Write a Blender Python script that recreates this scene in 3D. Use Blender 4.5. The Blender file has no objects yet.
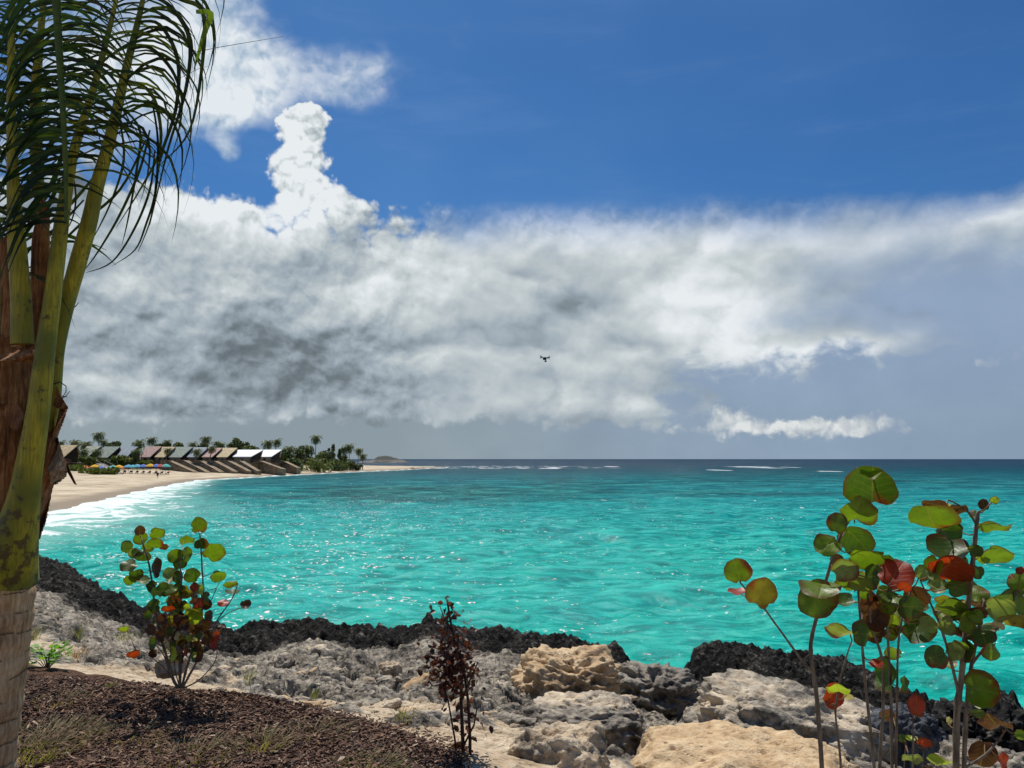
import bpy, bmesh, math, random
import numpy as np
from mathutils import Vector, Matrix, Quaternion

random.seed(7)
RNG = np.random.default_rng(7)
SC = bpy.context.scene
R = math.radians
W0, H0, FPX = 1024, 768, 769.0
EYE = 5.5                      # camera height above the sea, metres
HOR = 459.0                    # row of the horizon
PITCH = math.atan((HOR - 384.0) / FPX)

# ------------------------------------------------------------------ camera
cd = bpy.data.cameras.new('camera')
cam = bpy.data.objects.new('camera', cd)
SC.collection.objects.link(cam)
cd.sensor_width = 36.0
cd.lens = 36.0 * FPX / W0
cd.clip_start = 0.05
cd.clip_end = 60000
cam.location = (0, 0, EYE)
cam.rotation_euler = (math.pi / 2 + PITCH, 0, 0)
SC.camera = cam


def ray(px, py):
    """direction of a picture point, scaled to 1 m of ground distance along +Y"""
    x = (px - 512.0) / FPX
    z = (384.0 - py) / FPX
    c, s = math.cos(PITCH), math.sin(PITCH)
    yy = c - z * s
    zz = s + z * c
    return x / yy, 1.0, zz / yy


def P(px, py, d):
    a, _, b = ray(px, py)
    return Vector((a * d, d, EYE + b * d))


def azel(px, py):
    a, b, c = ray(px, py)
    return math.atan2(a, b), math.atan2(c, math.hypot(a, b))


# ------------------------------------------------------------------ render / view
SC.view_settings.view_transform = 'Standard'
SC.view_settings.look = 'None'
SC.view_settings.gamma = 1.0
SC.view_settings.use_curve_mapping = False
SC.view_settings.exposure = 0.0
SC.render.engine = 'CYCLES'
try:
    SC.cycles.max_bounces = 8
    SC.cycles.transparent_max_bounces = 8
    SC.cycles.sample_clamp_indirect = 6.0
    SC.cycles.sample_clamp_direct = 0.0
except Exception:
    pass

SUN_EL, SUN_AZ = R(60), R(-17)           # azimuth from +Y towards +X
sund = Vector((math.sin(SUN_AZ) * math.cos(SUN_EL), math.cos(SUN_AZ) * math.cos(SUN_EL), math.sin(SUN_EL)))
sl = bpy.data.lights.new('sun', 'SUN')
sl.energy = 4.6
sl.angle = R(0.53)
sl.color = (1.0, 0.955, 0.88)
so = bpy.data.objects.new('sun', sl)
SC.collection.objects.link(so)
so.rotation_euler = (-sund).to_track_quat('-Z', 'Y').to_euler()
so.location = (0, 0, 60)


# ------------------------------------------------------------------ node helpers
class G:
    """short writer for node trees"""
    def __init__(s, nt):
        s.nt = nt
        s.n = nt.nodes
        s.l = nt.links

    def new(s, t, **kw):
        nd = s.n.new(t)
        for k, v in kw.items():
            setattr(nd, k, v)
        return nd

    def put(s, sock, v):
        if v is None:
            return
        if isinstance(v, bpy.types.NodeSocket):
            s.l.new(v, sock)
        else:
            if isinstance(v, (tuple, list)) and sock.type == 'RGBA' and len(v) == 3:
                v = tuple(v) + (1.0,)
            sock.default_value = v

    def m(s, op, a, b=None, c=None, clamp=False):
        nd = s.new('ShaderNodeMath', operation=op)
        nd.use_clamp = clamp
        for i, v in enumerate((a, b, c)):
            s.put(nd.inputs[i], v)
        return nd.outputs[0]

    def vm(s, op, a, b=None, c=None, out=0):
        nd = s.new('ShaderNodeVectorMath', operation=op)
        for i, v in enumerate((a, b, c)):
            if v is not None:
                s.put(nd.inputs[i], v)
        return nd.outputs[out]

    def scale(s, a, k):
        nd = s.new('ShaderNodeVectorMath', operation='SCALE')
        s.put(nd.inputs[0], a)
        s.put(nd.inputs['Scale'], k)
        return nd.outputs[0]

    def noise(s, vec, scale, detail=4, rough=0.5, dist=0.0, out='Fac', lac=2.0):
        nd = s.new('ShaderNodeTexNoise')
        s.put(nd.inputs['Vector'], vec)
        s.put(nd.inputs['Scale'], scale)
        s.put(nd.inputs['Detail'], detail)
        s.put(nd.inputs['Roughness'], rough)
        s.put(nd.inputs['Lacunarity'], lac)
        s.put(nd.inputs['Distortion'], dist)
        return nd.outputs[out]

    def vor(s, vec, scale, feature='F1', out='Distance', rnd=1.0):
        nd = s.new('ShaderNodeTexVoronoi', feature=feature)
        s.put(nd.inputs['Vector'], vec)
        s.put(nd.inputs['Scale'], scale)
        s.put(nd.inputs['Randomness'], rnd)
        return nd.outputs[out]

    def ss(s, v, a, b):
        """smooth step of v between a and b (a > b gives the falling step)"""
        nd = s.new('ShaderNodeMapRange', interpolation_type='SMOOTHSTEP')
        s.put(nd.inputs[0], v)
        if isinstance(a, (int, float)) and isinstance(b, (int, float)) and a > b:
            nd.inputs[1].default_value, nd.inputs[2].default_value = b, a
            nd.inputs[3].default_value, nd.inputs[4].default_value = 1.0, 0.0
        else:
            s.put(nd.inputs[1], a)
            s.put(nd.inputs[2], b)
        return nd.outputs[0]

    def mix(s, f, a, b, mode='MIX'):
        nd = s.new('ShaderNodeMix', data_type='RGBA', blend_type=mode)
        s.put(nd.inputs[0], f)
        s.put(nd.inputs[6], a)
        s.put(nd.inputs[7], b)
        return nd.outputs[2]

    def ramp(s, f, stops, interp='LINEAR'):
        nd = s.new('ShaderNodeValToRGB')
        nd.color_ramp.interpolation = interp
        cr = nd.color_ramp
        while len(cr.elements) < len(stops):
            cr.elements.new(0.5)
        for e, (p, c) in zip(cr.elements, stops):
            e.position = p
            e.color = tuple(c) + (1.0,) if len(c) == 3 else c
        s.put(nd.inputs[0], f)
        return nd.outputs[0]

    def bump(s, h, strength=0.5, dist=0.02, normal=None):
        nd = s.new('ShaderNodeBump')
        s.put(nd.inputs['Strength'], strength)
        s.put(nd.inputs['Distance'], dist)
        s.put(nd.inputs['Height'], h)
        s.put(nd.inputs['Normal'], normal)
        return nd.outputs[0]

    def new_z(s, pos):
        nd = s.new('ShaderNodeSeparateXYZ')
        s.l.new(pos, nd.inputs[0])
        return nd.outputs[2]

    def attr(s, name, out='Color'):
        nd = s.new('ShaderNodeAttribute', attribute_name=name)
        return nd.outputs[out]


def lin(r, g=None, b=None):
    """sRGB 0..255 to linear"""
    if g is None:
        g = b = r
    f = lambda v: (v / 255) / 12.92 if v <= 10 else ((v / 255 + 0.055) / 1.055) ** 2.4
    return (f(r), f(g), f(b))


# ------------------------------------------------------------------ the sky
wd = bpy.data.worlds.new('World')
SC.world = wd
wd.use_nodes = True
g = G(wd.node_tree)
g.n.clear()
STR = 0.1
sky = g.new('ShaderNodeTexSky', sky_type='NISHITA')
sky.sun_disc = False
sky.sun_elevation = SUN_EL
sky.sun_rotation = SUN_AZ
sky.altitude = 0
sky.air_density = 1.0
sky.dust_density = 0.6
sky.ozone_density = 3.0
tc = g.new('ShaderNodeTexCoord')
D = tc.outputs['Generated']
sep = g.new('ShaderNodeSeparateXYZ')
g.l.new(D, sep.inputs[0])
dx, dy, dz = sep.outputs
U = g.m('ARCTAN2', dx, dy)
V = g.m('ARCSINE', dz)
comb = g.new('ShaderNodeCombineXYZ')
g.put(comb.inputs[0], U)
g.put(comb.inputs[1], V)
UV = comb.outputs[0]
# the noise fields live on a direction stretched a little sideways, as cloud banks are
pv = g.vm('MULTIPLY', D, (1.0, 1.0, 1.45))
warp = g.noise(pv, 4.0, 4, 0.55, out='Color')
wc = g.vm('SUBTRACT', warp, (0.5, 0.5, 0.5))
pw = g.vm('ADD', pv, g.scale(wc, 0.14))
n1 = g.noise(pw, 4.6, 9, 0.53)
n1s = g.noise(pw, 4.6, 3.5, 0.50)
n1u = g.noise(g.vm('ADD', pw, (-0.010, 0.0, 0.034)), 4.6, 3.5, 0.50)
n2 = g.noise(pw, 15.0, 7, 0.56)
n2u = g.noise(g.vm('ADD', pw, (-0.004, 0.0, 0.011)), 15.0, 7, 0.56)
wv = g.scale(wc, 0.10)
UVW = g.vm('ADD', UV, wv)
UVS = g.vm('ADD', UV, g.scale(g.vm('SUBTRACT', g.noise(D, 34.0, 4, 0.6, out='Color'), (0.5, 0.5, 0.5)), 0.036))


def billow(vec):
    a_ = g.m('SUBTRACT', 0.45, g.vor(vec, 26.0))
    b_ = g.m('SUBTRACT', 0.45, g.vor(vec, 62.0))
    c_ = g.m('SUBTRACT', 0.45, g.vor(vec, 140.0))
    return g.m('ADD', a_, g.m('ADD', g.m('MULTIPLY', b_, 0.5), g.m('MULTIPLY', c_, 0.22)))


pb = g.vm('ADD', D, g.scale(g.vm('SUBTRACT', g.noise(D, 22.0, 4, 0.6, out='Color'), (0.5, 0.5, 0.5)), 0.035))
bl = billow(pb)
def puffs(vec):
    a_ = g.m('ABSOLUTE', g.m('SUBTRACT', g.noise(vec, 6.5, 0, 0.5), 0.5))
    b_ = g.m('ABSOLUTE', g.m('SUBTRACT', g.noise(vec, 15.0, 1.0, 0.5), 0.5))
    return g.m('ADD', g.m('MULTIPLY', a_, 2.6), g.m('MULTIPLY', b_, 1.3))


pp = g.vm('ADD', pv, g.scale(g.vm('SUBTRACT', g.noise(pv, 9.0, 5, 0.6, out='Color'), (0.5, 0.5, 0.5)), 0.09))
puff = puffs(pp)
puffu = puffs(g.vm('ADD', pp, (-0.010, 0.0, 0.028)))
blu = billow(g.vm('ADD', pb, (-0.003, 0.0, 0.007)))


def field(blobs, vec):
    """sum of soft ellipses given as picture point, half sizes in pixels, weight"""
    acc = 0.0
    for (px, py, rx, ry, w) in blobs:
        a, e = azel(px, py)
        iu, iv = FPX / rx, FPX / ry
        q = g.vm('MULTIPLY_ADD', vec, (iu, iv, 0.0), (-a * iu, -e * iv, 0.0))
        d2 = g.vm('DOT_PRODUCT', q, q, out=1)
        acc = g.m('MULTIPLY_ADD', g.m('POWER', 0.3679, d2), w, acc)
    return acc


# density of the crisp cumulus, of the soft veil and of the low small cumulus
e_top = azel(512, 203)[1]
bank = g.m('MULTIPLY', g.m('SUBTRACT', e_top, V), 9.0)
cum = field([(309, 114, 18, 17, 1.9), (287, 126, 13, 12, 0.8), (302, 142, 22, 20, 0.75), (300, 168, 30, 22, 0.85), (322, 150, 12, 18, 0.3), (306, 188, 34, 20, 0.55),
             (235, 208, 30, 16, 0.35), (165, 204, 40, 18, 0.4), (345, 205, 40, 16, 0.15), (195, 192, 26, 16, -0.35), (262, 184, 22, 20, -0.45),
             (95, 215, 70, 30, 0.15), (410, 204, 60, 12, 0.10), (580, 190, 60, 22, -0.12), (930, 160, 140, 26, -0.28), (1020, 172, 70, 22, -0.22), (780, 200, 90, 16, 0.06), (400, 186, 40, 14, -0.2)], UVS)
wisp = field([(322, 112, 30, 24, -0.5), (262, 92, 30, 26, 0.35), (235, 28, 80, 66, 0.9), (212, 100, 60, 40, 0.85), (150, 60, 120, 110, 0.6), (372, 46, 42, 24, 0.62), (320, 62, 50, 26, 0.30),
              (480, 18, 40, 26, 0.42), (243, 152, 16, 14, 1.3), (60, 100, 120, 90, 0.5), (215, 165, 90, 34, -1.3),
              (330, 2, 90, 24, -0.45), (268, 150, 20, 30, -0.5)], UVW)
low = field([(735, 424, 28, 13, 0.9), (722, 413, 14, 8, 0.5), (790, 428, 50, 8, 0.95), (860, 424, 30, 11, 0.85), (690, 430, 30, 7, 0.5),
             (1005, 357, 36, 8, 0.50), (955, 392, 20, 5, 0.32), (615, 392, 12, 5, 0.28), (920, 433, 60, 3, 0.2)], UVS)
crisp = g.ss(U, azel(480, 200)[0], azel(380, 200)[0])
nn = g.m('ADD', g.m('SUBTRACT', n1, 0.5), g.m('MULTIPLY', g.m('SUBTRACT', n2, 0.5), 0.45))
blc = g.m('MULTIPLY', bl, crisp)
dens = g.m('ADD', bank, g.m('ADD', cum, g.m('MULTIPLY_ADD', blc, 0.55, g.m('MULTIPLY', nn, g.m('MULTIPLY_ADD', crisp, 0.35, 0.55)))))
a_bank = g.ss(dens, -0.02, g.m('MULTIPLY_ADD', crisp, -0.42, 0.70))
a_wisp = g.m('MULTIPLY', g.ss(g.m('MULTIPLY_ADD', nn, 2.1, wisp), 0.15, 1.30), g.ss(wisp, 0.04, 0.25))
a_low = g.m('MULTIPLY', g.ss(low, 0.05, 0.2), g.ss(g.m('ADD', g.m('MULTIPLY', bl, 0.5), g.m('MULTIPLY_ADD', nn, 1.2, low)), 0.26, 0.85))
cir = g.noise(g.vm('MULTIPLY', D, (2.0, 1.0, 11.0)), 2.6, 7, 0.6)
a_cir = g.m('MULTIPLY', g.ss(cir, 0.50, 0.85), 0.10)

# how bright the cloud is: large lit masses and shaded bases, then billow relief from above
lum = field([(230, 212, 90, 30, 0.30), (150, 205, 60, 22, 0.25), (420, 300, 60, 26, 0.10), (304, 140, 44, 70, 0.62), (380, 235, 110, 40, 0.14), (120, 240, 80, 40, 0.10), (400, 270, 120, 34, 0.10),
             (130, 310, 60, 24, 0.08), (235, 347, 130, 26, -0.20), (150, 376, 110, 10, -0.18), (345, 350, 80, 20, -0.16), (120, 335, 60, 16, -0.12), (210, 322, 50, 16, -0.10),
             (120, 345, 50, 20, -0.06), (130, 392, 60, 6, 0.12), (130, 412, 70, 7, -0.14), (520, 412, 120, 16, 0.12), (632, 410, 26, 12, 0.24), (430, 340, 60, 40, 0.02),
             (712, 288, 66, 30, 0.46), (650, 330, 80, 26, 0.26), (790, 346, 100, 16, 0.45), (850, 342, 30, 10, 0.3), (560, 240, 140, 30, 0.16),
             (930, 222, 150, 22, 0.46), (720, 222, 110, 20, 0.20), (575, 300, 50, 22, -0.14), (620, 365, 50, 10, -0.10)], UVW)
lobes = field([(712, 288, 70, 30, 0.5), (700, 330, 110, 24, 0.4), (800, 346, 110, 14, 0.8)], UVW)
veil = g.ss(g.m('MULTIPLY_ADD', nn, 0.16, V), azel(512, 228)[1], azel(512, 310)[1])
rt = g.ss(g.m('MULTIPLY_ADD', nn, 0.7, g.m('SUBTRACT', U, g.m('MULTIPLY', lobes, 0.30))), azel(670, 300)[0], azel(930, 300)[0])
rt2 = g.m('MULTIPLY', g.ss(g.m('MULTIPLY_ADD', nn, 0.25, V), azel(512, 355)[1], azel(512, 380)[1]), g.ss(g.m('MULTIPLY_ADD', nn, 0.6, U), azel(630, 400)[0], azel(690, 400)[0]))
smooth = g.m('MAXIMUM', g.m('MULTIPLY', veil, rt), rt2)                    # the even blue-grey sheet on the right
lowband = g.ss(g.m('MULTIPLY_ADD', g.m('ADD', nn, g.m('MULTIPLY', bl, 0.5)), 0.05, V), azel(512, 420)[1], azel(512, 432)[1])
even = g.m('MAXIMUM', smooth, lowband)
sc_ = g.m('MULTIPLY_ADD', crisp, 0.6, 0.4)
rel = g.m('ADD', g.m('MULTIPLY', g.m('SUBTRACT', n1s, n1u), 0.9), g.m('MULTIPLY', g.m('SUBTRACT', n2, n2u), g.m('MULTIPLY', sc_, 0.75)))
rel = g.m('ADD', rel, g.m('MULTIPLY', g.m('SUBTRACT', puff, puffu), 0.40))
rel = g.m('ADD', rel, g.m('MULTIPLY', g.m('SUBTRACT', bl, blu), g.m('MULTIPLY', sc_, 0.22)))
rel = g.m('ADD', rel, g.m('MULTIPLY', g.m('SUBTRACT', n1, 0.5), 0.95))
rel = g.m('ADD', rel, g.m('MULTIPLY', g.m('SUBTRACT', bl, blu), g.m('MULTIPLY', g.ss(V, azel(512, 250)[1], azel(512, 200)[1]), 0.9)))
tone = g.m('ADD', g.m('ADD', 0.565, lum), g.m('MULTIPLY', rel, g.m('MULTIPLY_ADD', crisp, 0.15, 0.85)))
k = 1.0 / STR
ccol = g.ramp(g.m('MULTIPLY', tone, 1.0, clamp=True), [(0.0, tuple(v * 1 for v in lin(76, 86, 92))), (0.25, lin(112, 123, 130)), (0.5, lin(158, 171, 181)),
                                          (0.75, lin(196, 205, 208)), (1.0, lin(232, 237, 240))])
ecol = g.mix(g.ss(U, azel(350, 300)[0], azel(800, 300)[0]), lin(138, 152, 162), g.mix(g.ss(V, azel(512, 455)[1], azel(512, 330)[1]), lin(134, 153, 176), lin(137, 157, 186)))
ecol = g.mix(1.0, ecol, g.mix(g.ss(n1, 0.35, 0.70), (1.02, 1.03, 1.01), (1.22, 1.20, 1.14)), 'MULTIPLY')
evn = g.mix(even, ccol, ecol)
# blue: Nishita sky, a little deeper as in the photograph
tint = g.mix(1.0, sky.outputs[0], (0.22, 0.475, 0.74), 'MULTIPLY')
tint = g.mix(g.m('MULTIPLY', g.ss(g.noise(pv, 3.0, 3, 0.5), 0.35, 0.75), 0.12), tint, tuple(v * k for v in lin(120, 165, 210)))
lcol = g.ramp(g.m('MULTIPLY_ADD', g.m('SUBTRACT', bl, blu), 1.0, g.m('MULTIPLY_ADD', low, 0.40, 0.38)), [(0.0, lin(140, 155, 175)), (0.5, lin(178, 188, 196)), (1.0, lin(222, 226, 226))])
wcol = g.ramp(g.m('ADD', g.m('MULTIPLY_ADD', wisp, 0.22, 0.50), rel, clamp=True), [(0.2, lin(150, 175, 200)), (0.6, lin(196, 210, 222)), (1.0, lin(232, 238, 242))])
c = g.mix(a_cir, tint, tuple(v * k for v in lin(150, 180, 215)))
c = g.mix(g.m('MULTIPLY', a_wisp, 0.95), c, g.scale(wcol, k))
c = g.mix(a_bank, c, g.scale(evn, k))
c = g.mix(a_low, c, g.scale(lcol, k))
bgn = g.new('ShaderNodeBackground')
g.put(bgn.inputs[0], c)
bgn.inputs[1].default_value = STR
wo = g.new('ShaderNodeOutputWorld')
g.l.new(bgn.outputs[0], wo.inputs[0])
try:
    wd.cycles.sampling_method = 'MANUAL'
    wd.cycles.sample_map_resolution = 256
except Exception:
    pass


# ------------------------------------------------------------------ object helpers
def tag(o, label=None, cat=None, group=None, kind=None):
    if label:
        o['label'] = label
    if cat:
        o['category'] = cat
    if group:
        o['group'] = group
    if kind:
        o['kind'] = kind
    return o


def link(o, parent=None):
    SC.collection.objects.link(o)
    if parent is not None:
        o.parent = parent
    return o


def thing(name, loc, label, cat, group=None, rz=0.0):
    o = bpy.data.objects.new(name, None)
    o.empty_display_size = 0.2
    o.location = loc
    o.rotation_euler = (0, 0, rz)
    link(o)
    return tag(o, label, cat, group)


def mesh_np(name, verts, faces, mat, parent=None, smooth=True, attrs=None, uv=None):
    """verts (n,3), faces (m,k) arrays -> ONE mesh object. Positions are world positions, moved to the parent's frame."""
    verts = np.asarray(verts, dtype=np.float64)
    if parent is not None:
        mi = parent_matrix(parent).inverted()
        A = np.array(mi)
        verts = verts @ A[:3, :3].T + A[:3, 3]
    faces = np.asarray(faces, dtype=np.int32)
    me = bpy.data.meshes.new(name)
    n, (m, k) = len(verts), faces.shape
    me.vertices.add(n)
    me.vertices.foreach_set('co', verts.astype(np.float32).ravel())
    me.loops.add(m * k)
    me.loops.foreach_set('vertex_index', faces.ravel())
    me.polygons.add(m)
    me.polygons.foreach_set('loop_start', np.arange(0, m * k, k, dtype=np.int32))
    me.polygons.foreach_set('loop_total', np.full(m, k, dtype=np.int32))
    me.polygons.foreach_set('use_smooth', np.full(m, smooth, dtype=bool))
    me.update(calc_edges=True)
    if attrs:
        for an, arr in attrs.items():
            arr = np.asarray(arr, dtype=np.float32)
            if arr.ndim == 1:
                at = me.attributes.new(an, 'FLOAT', 'POINT')
                at.data.foreach_set('value', arr)
            else:
                if arr.shape[1] == 3:
                    arr = np.hstack([arr, np.ones((len(arr), 1), np.float32)])
                at = me.attributes.new(an, 'FLOAT_COLOR', 'POINT')
                at.data.foreach_set('color', arr.ravel())
    if uv is not None:
        ul = me.uv_layers.new(name='UVMap')
        ul.data.foreach_set('uv', np.asarray(uv, dtype=np.float32)[faces.ravel()].ravel())
    if mat is not None:
        me.materials.append(mat)
    o = bpy.data.objects.new(name, me)
    return link(o, parent)


def parent_matrix(o):
    m = Matrix.LocRotScale(o.location, o.rotation_euler, o.scale)
    if o.parent is not None:
        m = parent_matrix(o.parent) @ m
    return m


class MB:
    """collects quads/tris in world coordinates; build() links them as one mesh"""
    def __init__(s):
        s.v, s.f, s.c, s.uv = [], [], [], []

    def add(s, vs, fs, col=None, uv=None):
        b = len(s.v)
        s.v.extend([tuple(v) for v in vs])
        s.f.extend([tuple(i + b for i in f) for f in fs])
        s.c.extend([col or (0.5, 0.5, 0.5)] * len(vs))
        s.uv.extend(uv if uv else [(0.0, 0.0)] * len(vs))

    def tube(s, pts, rad, n=6, col=None, cap=True):
        pts = [Vector(p) for p in pts]
        m = len(pts)
        if not hasattr(rad, '__len__'):
            rad = [rad] * m
        vs, fs = [], []
        side = None
        for i, p in enumerate(pts):
            t = (pts[min(i + 1, m - 1)] - pts[max(i - 1, 0)]).normalized()
            if side is None:
                side = t.cross(Vector((0, 0, 1)))
                if side.length < 1e-3:
                    side = t.cross(Vector((0, 1, 0)))
            side = (side - t * side.dot(t)).normalized()
            o = t.cross(side)
            for k in range(n):
                a = 2 * math.pi * k / n
                vs.append(p + (side * math.cos(a) + o * math.sin(a)) * rad[i])
        for i in range(m - 1):
            for k in range(n):
                k2 = (k + 1) % n
                fs.append((i * n + k, i * n + k2, (i + 1) * n + k2, (i + 1) * n + k))
        if cap:
            fs.append(tuple(range(n - 1, -1, -1)))
            fs.append(tuple((m - 1) * n + k for k in range(n)))
        s.add(vs, fs, col)

    def box(s, c, size, rz=0.0, col=None, ax=None):
        hx, hy, hz = size[0] / 2, size[1] / 2, size[2] / 2
        X, Y, Z = ax if ax else (Vector((math.cos(rz), math.sin(rz), 0)), Vector((-math.sin(rz), math.cos(rz), 0)), Vector((0, 0, 1)))
        c = Vector(c)
        vs = [c + X * (i * hx) + Y * (j * hy) + Z * (l * hz) for l in (-1, 1) for (i, j) in ((-1, -1), (1, -1), (1, 1), (-1, 1))]
        s.add(vs, [(3, 2, 1, 0), (4, 5, 6, 7), (0, 1, 5, 4), (1, 2, 6, 5), (2, 3, 7, 6), (3, 0, 4, 7)], col)

    def build(s, name, mat, parent=None, smooth=False, tags=None):
        me = bpy.data.meshes.new(name)
        V_ = s.v
        if parent is not None:
            mi = parent_matrix(parent).inverted()
            V_ = [tuple(mi @ Vector(v)) for v in V_]
        me.from_pydata(V_, [], s.f)
        me.polygons.foreach_set('use_smooth', [smooth] * len(me.polygons))
        at = me.attributes.new('lc', 'FLOAT_COLOR', 'POINT')
        at.data.foreach_set('color', np.hstack([np.array(s.c, np.float32).reshape(-1, 3), np.ones((len(s.c), 1), np.float32)]).ravel())
        ul = me.uv_layers.new(name='UVMap')
        li = np.zeros(len(me.loops), np.int32)
        me.loops.foreach_get('vertex_index', li)
        ul.data.foreach_set('uv', np.array(s.uv, np.float32)[li].ravel())
        me.materials.append(mat)
        me.update()
        o = bpy.data.objects.new(name, me)
        link(o, parent)
        if tags:
            tag(o, **tags)
        return o


def copy_tree(o, parent=None):
    c = o.copy()
    link(c)
    c.parent = parent
    for ch in list(o.children):
        copy_tree(ch, c)
    return c


# ------------------------------------------------------------------ numpy noise
_perm = RNG.permutation(256).astype(np.int64)
_perm = np.concatenate([_perm, _perm, _perm])
_gr = RNG.normal(size=(256, 3))
_gr /= np.linalg.norm(_gr, axis=1)[:, None]


def perlin(x, y, z):
    x, y, z = np.broadcast_arrays(np.asarray(x, float), np.asarray(y, float), np.asarray(z, float))
    xi, yi, zi = np.floor(x).astype(np.int64), np.floor(y).astype(np.int64), np.floor(z).astype(np.int64)
    xf, yf, zf = x - xi, y - yi, z - zi
    u, v, w = (t * t * t * (t * (t * 6 - 15) + 10) for t in (xf, yf, zf))
    out = 0
    for a in (0, 1):
        for b in (0, 1):
            for c_ in (0, 1):
                h = _perm[_perm[_perm[(xi + a) & 255] + ((yi + b) & 255)] + ((zi + c_) & 255)]
                gr = _gr[h]
                d = gr[..., 0] * (xf - a) + gr[..., 1] * (yf - b) + gr[..., 2] * (zf - c_)
                out = out + d * (u if a else 1 - u) * (v if b else 1 - v) * (w if c_ else 1 - w)
    return out * 1.5


def fbm(x, y, z, sc, octv=4, gain=0.5, ridged=False):
    t, amp, tot = 0, 1.0, 0.0
    for i in range(octv):
        n = perlin(x * sc + 13.7 * i, y * sc - 7.1 * i, z * sc + 3.3 * i)
        if ridged:
            n = 1 - 2 * np.abs(n) * 1.4
        t = t + n * amp
        tot += amp
        amp *= gain
        sc *= 2.03
    return t / tot


def sstep(v, a, b):
    t = np.clip((v - a) / (b - a), 0, 1)
    return t * t * (3 - 2 * t)


def worley(x, y, sc, jit=1.0):
    """distance to the nearest feature point, 2-D, and a random value for that cell"""
    X, Y = x * sc, y * sc
    xi, yi = np.floor(X).astype(np.int64), np.floor(Y).astype(np.int64)
    best = np.full(X.shape, 9.0)
    idv = np.zeros(X.shape)
    for a in (-1, 0, 1):
        for b in (-1, 0, 1):
            cx, cy = xi + a, yi + b
            h = _perm[_perm[cx & 255] + (cy & 255)]
            fx = cx + 0.5 + jit * ((h * 37 % 256) / 256 - 0.5)
            fy = cy + 0.5 + jit * ((h * 91 % 256) / 256 - 0.5)
            d = np.hypot(X - fx, Y - fy)
            m = d < best
            best = np.where(m, d, best)
            idv = np.where(m, h / 256.0, idv)
    return best, idv


# ------------------------------------------------------------------ materials
def mat(name):
    m = bpy.data.materials.new(name)
    m.use_nodes = True
    gg = G(m.node_tree)
    gg.n.clear()
    out = gg.new('ShaderNodeOutputMaterial')
    return m, gg, out


def pbr(gg, out, col, rough=0.8, normal=None, spec=0.3, metal=0.0, ior=None):
    b = gg.new('ShaderNodeBsdfPrincipled')
    gg.put(b.inputs['Base Color'], col)
    gg.put(b.inputs['Roughness'], rough)
    gg.put(b.inputs['Specular IOR Level'], spec)
    gg.put(b.inputs['Metallic'], metal)
    if ior:
        b.inputs['IOR'].default_value = ior
    if normal is not None:
        gg.put(b.inputs['Normal'], normal)
    gg.l.new(b.outputs[0], out.inputs[0])
    return b


def obco(gg):
    return gg.new('ShaderNodeTexCoord').outputs['Object']


def geo(gg):
    return gg.new('ShaderNodeNewGeometry').outputs['Position']


def simple(name, c1, c2=None, sc=8.0, rough=0.8, bump=0.0, spec=0.3, metal=0.0, stretch=(1, 1, 1), detail=5):
    m, gg, out = mat(name)
    co = gg.vm('MULTIPLY', geo(gg), stretch)
    n = gg.noise(co, sc, detail, 0.6)
    f = gg.ss(n, 0.35, 0.65)
    col = gg.mix(f, c1, c2 or tuple(v * 0.7 for v in c1))
    nr = gg.bump(n, bump, 1.0 / sc * 0.3) if bump else None
    pbr(gg, out, col, rough, nr, spec, metal)
    return m


def leafmat(name, tr=0.35, rough=0.45, veins=False, spec=0.4):
    """leaf colour from the vertex attribute lc, partly let through by the blade"""
    m, gg, out = mat(name)
    col = gg.attr('lc')
    nr = None
    if veins:
        uvn = gg.new('ShaderNodeUVMap').outputs[0]
        sp = gg.new('ShaderNodeSeparateXYZ')
        gg.l.new(uvn, sp.inputs[0])
        ux, uy = sp.outputs[0], sp.outputs[1]
        ax = gg.m('ABSOLUTE', ux)
        mid = gg.ss(ax, 0.045, 0.015)
        t = gg.m('SUBTRACT', gg.m('MULTIPLY', uy, 3.2), gg.m('MULTIPLY', ax, 2.3))
        fr = gg.m('ABSOLUTE', gg.m('SUBTRACT', gg.m('FRACT', t), 0.5))
        side = gg.m('MULTIPLY', gg.ss(fr, 0.07, 0.02), gg.ss(ax, 0.9, 0.5))
        vein = gg.m('MAXIMUM', mid, gg.m('MULTIPLY', side, 0.7))
        pos = geo(gg)
        n = gg.noise(pos, 38.0, 5, 0.65)
        n2_ = gg.noise(pos, 11.0, 3, 0.6)
        col = gg.mix(gg.m('MULTIPLY', gg.ss(n, 0.35, 0.7), 0.55), col, gg.mix(0.55, col, (0.01, 0.012, 0.003)))
        rr = gg.vm('LENGTH', uvn, out=1)
        edge = gg.m('MULTIPLY', gg.ss(gg.m('MULTIPLY_ADD', n2_, 1.1, rr), 1.25, 1.62), 0.75)
        col = gg.mix(edge, col, (0.10, 0.02, 0.008))
        col = gg.mix(gg.m('MULTIPLY', vein, 0.42), col, (0.22, 0.17, 0.06))
        col = gg.mix(gg.ss(gg.noise(pos, 90.0, 2, 0.5), 0.70, 0.76), col, (0.05, 0.02, 0.008))
        nr = gg.bump(gg.m('ADD', gg.m('MULTIPLY', vein, -0.6), n), 0.5, 0.004)
    b = pbr(gg, out, col, rough, nr, spec)
    trn = gg.new('ShaderNodeBsdfTranslucent')
    gg.put(trn.inputs[0], gg.mix(1.0, col, (1.45, 1.75, 0.5), 'MULTIPLY'))
    mx = gg.new('ShaderNodeMixShader')
    mx.inputs[0].default_value = tr
    gg.l.new(b.outputs[0], mx.inputs[1])
    gg.l.new(trn.outputs[0], mx.inputs[2])
    gg.l.new(mx.outputs[0], out.inputs[0])
    return m


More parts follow.
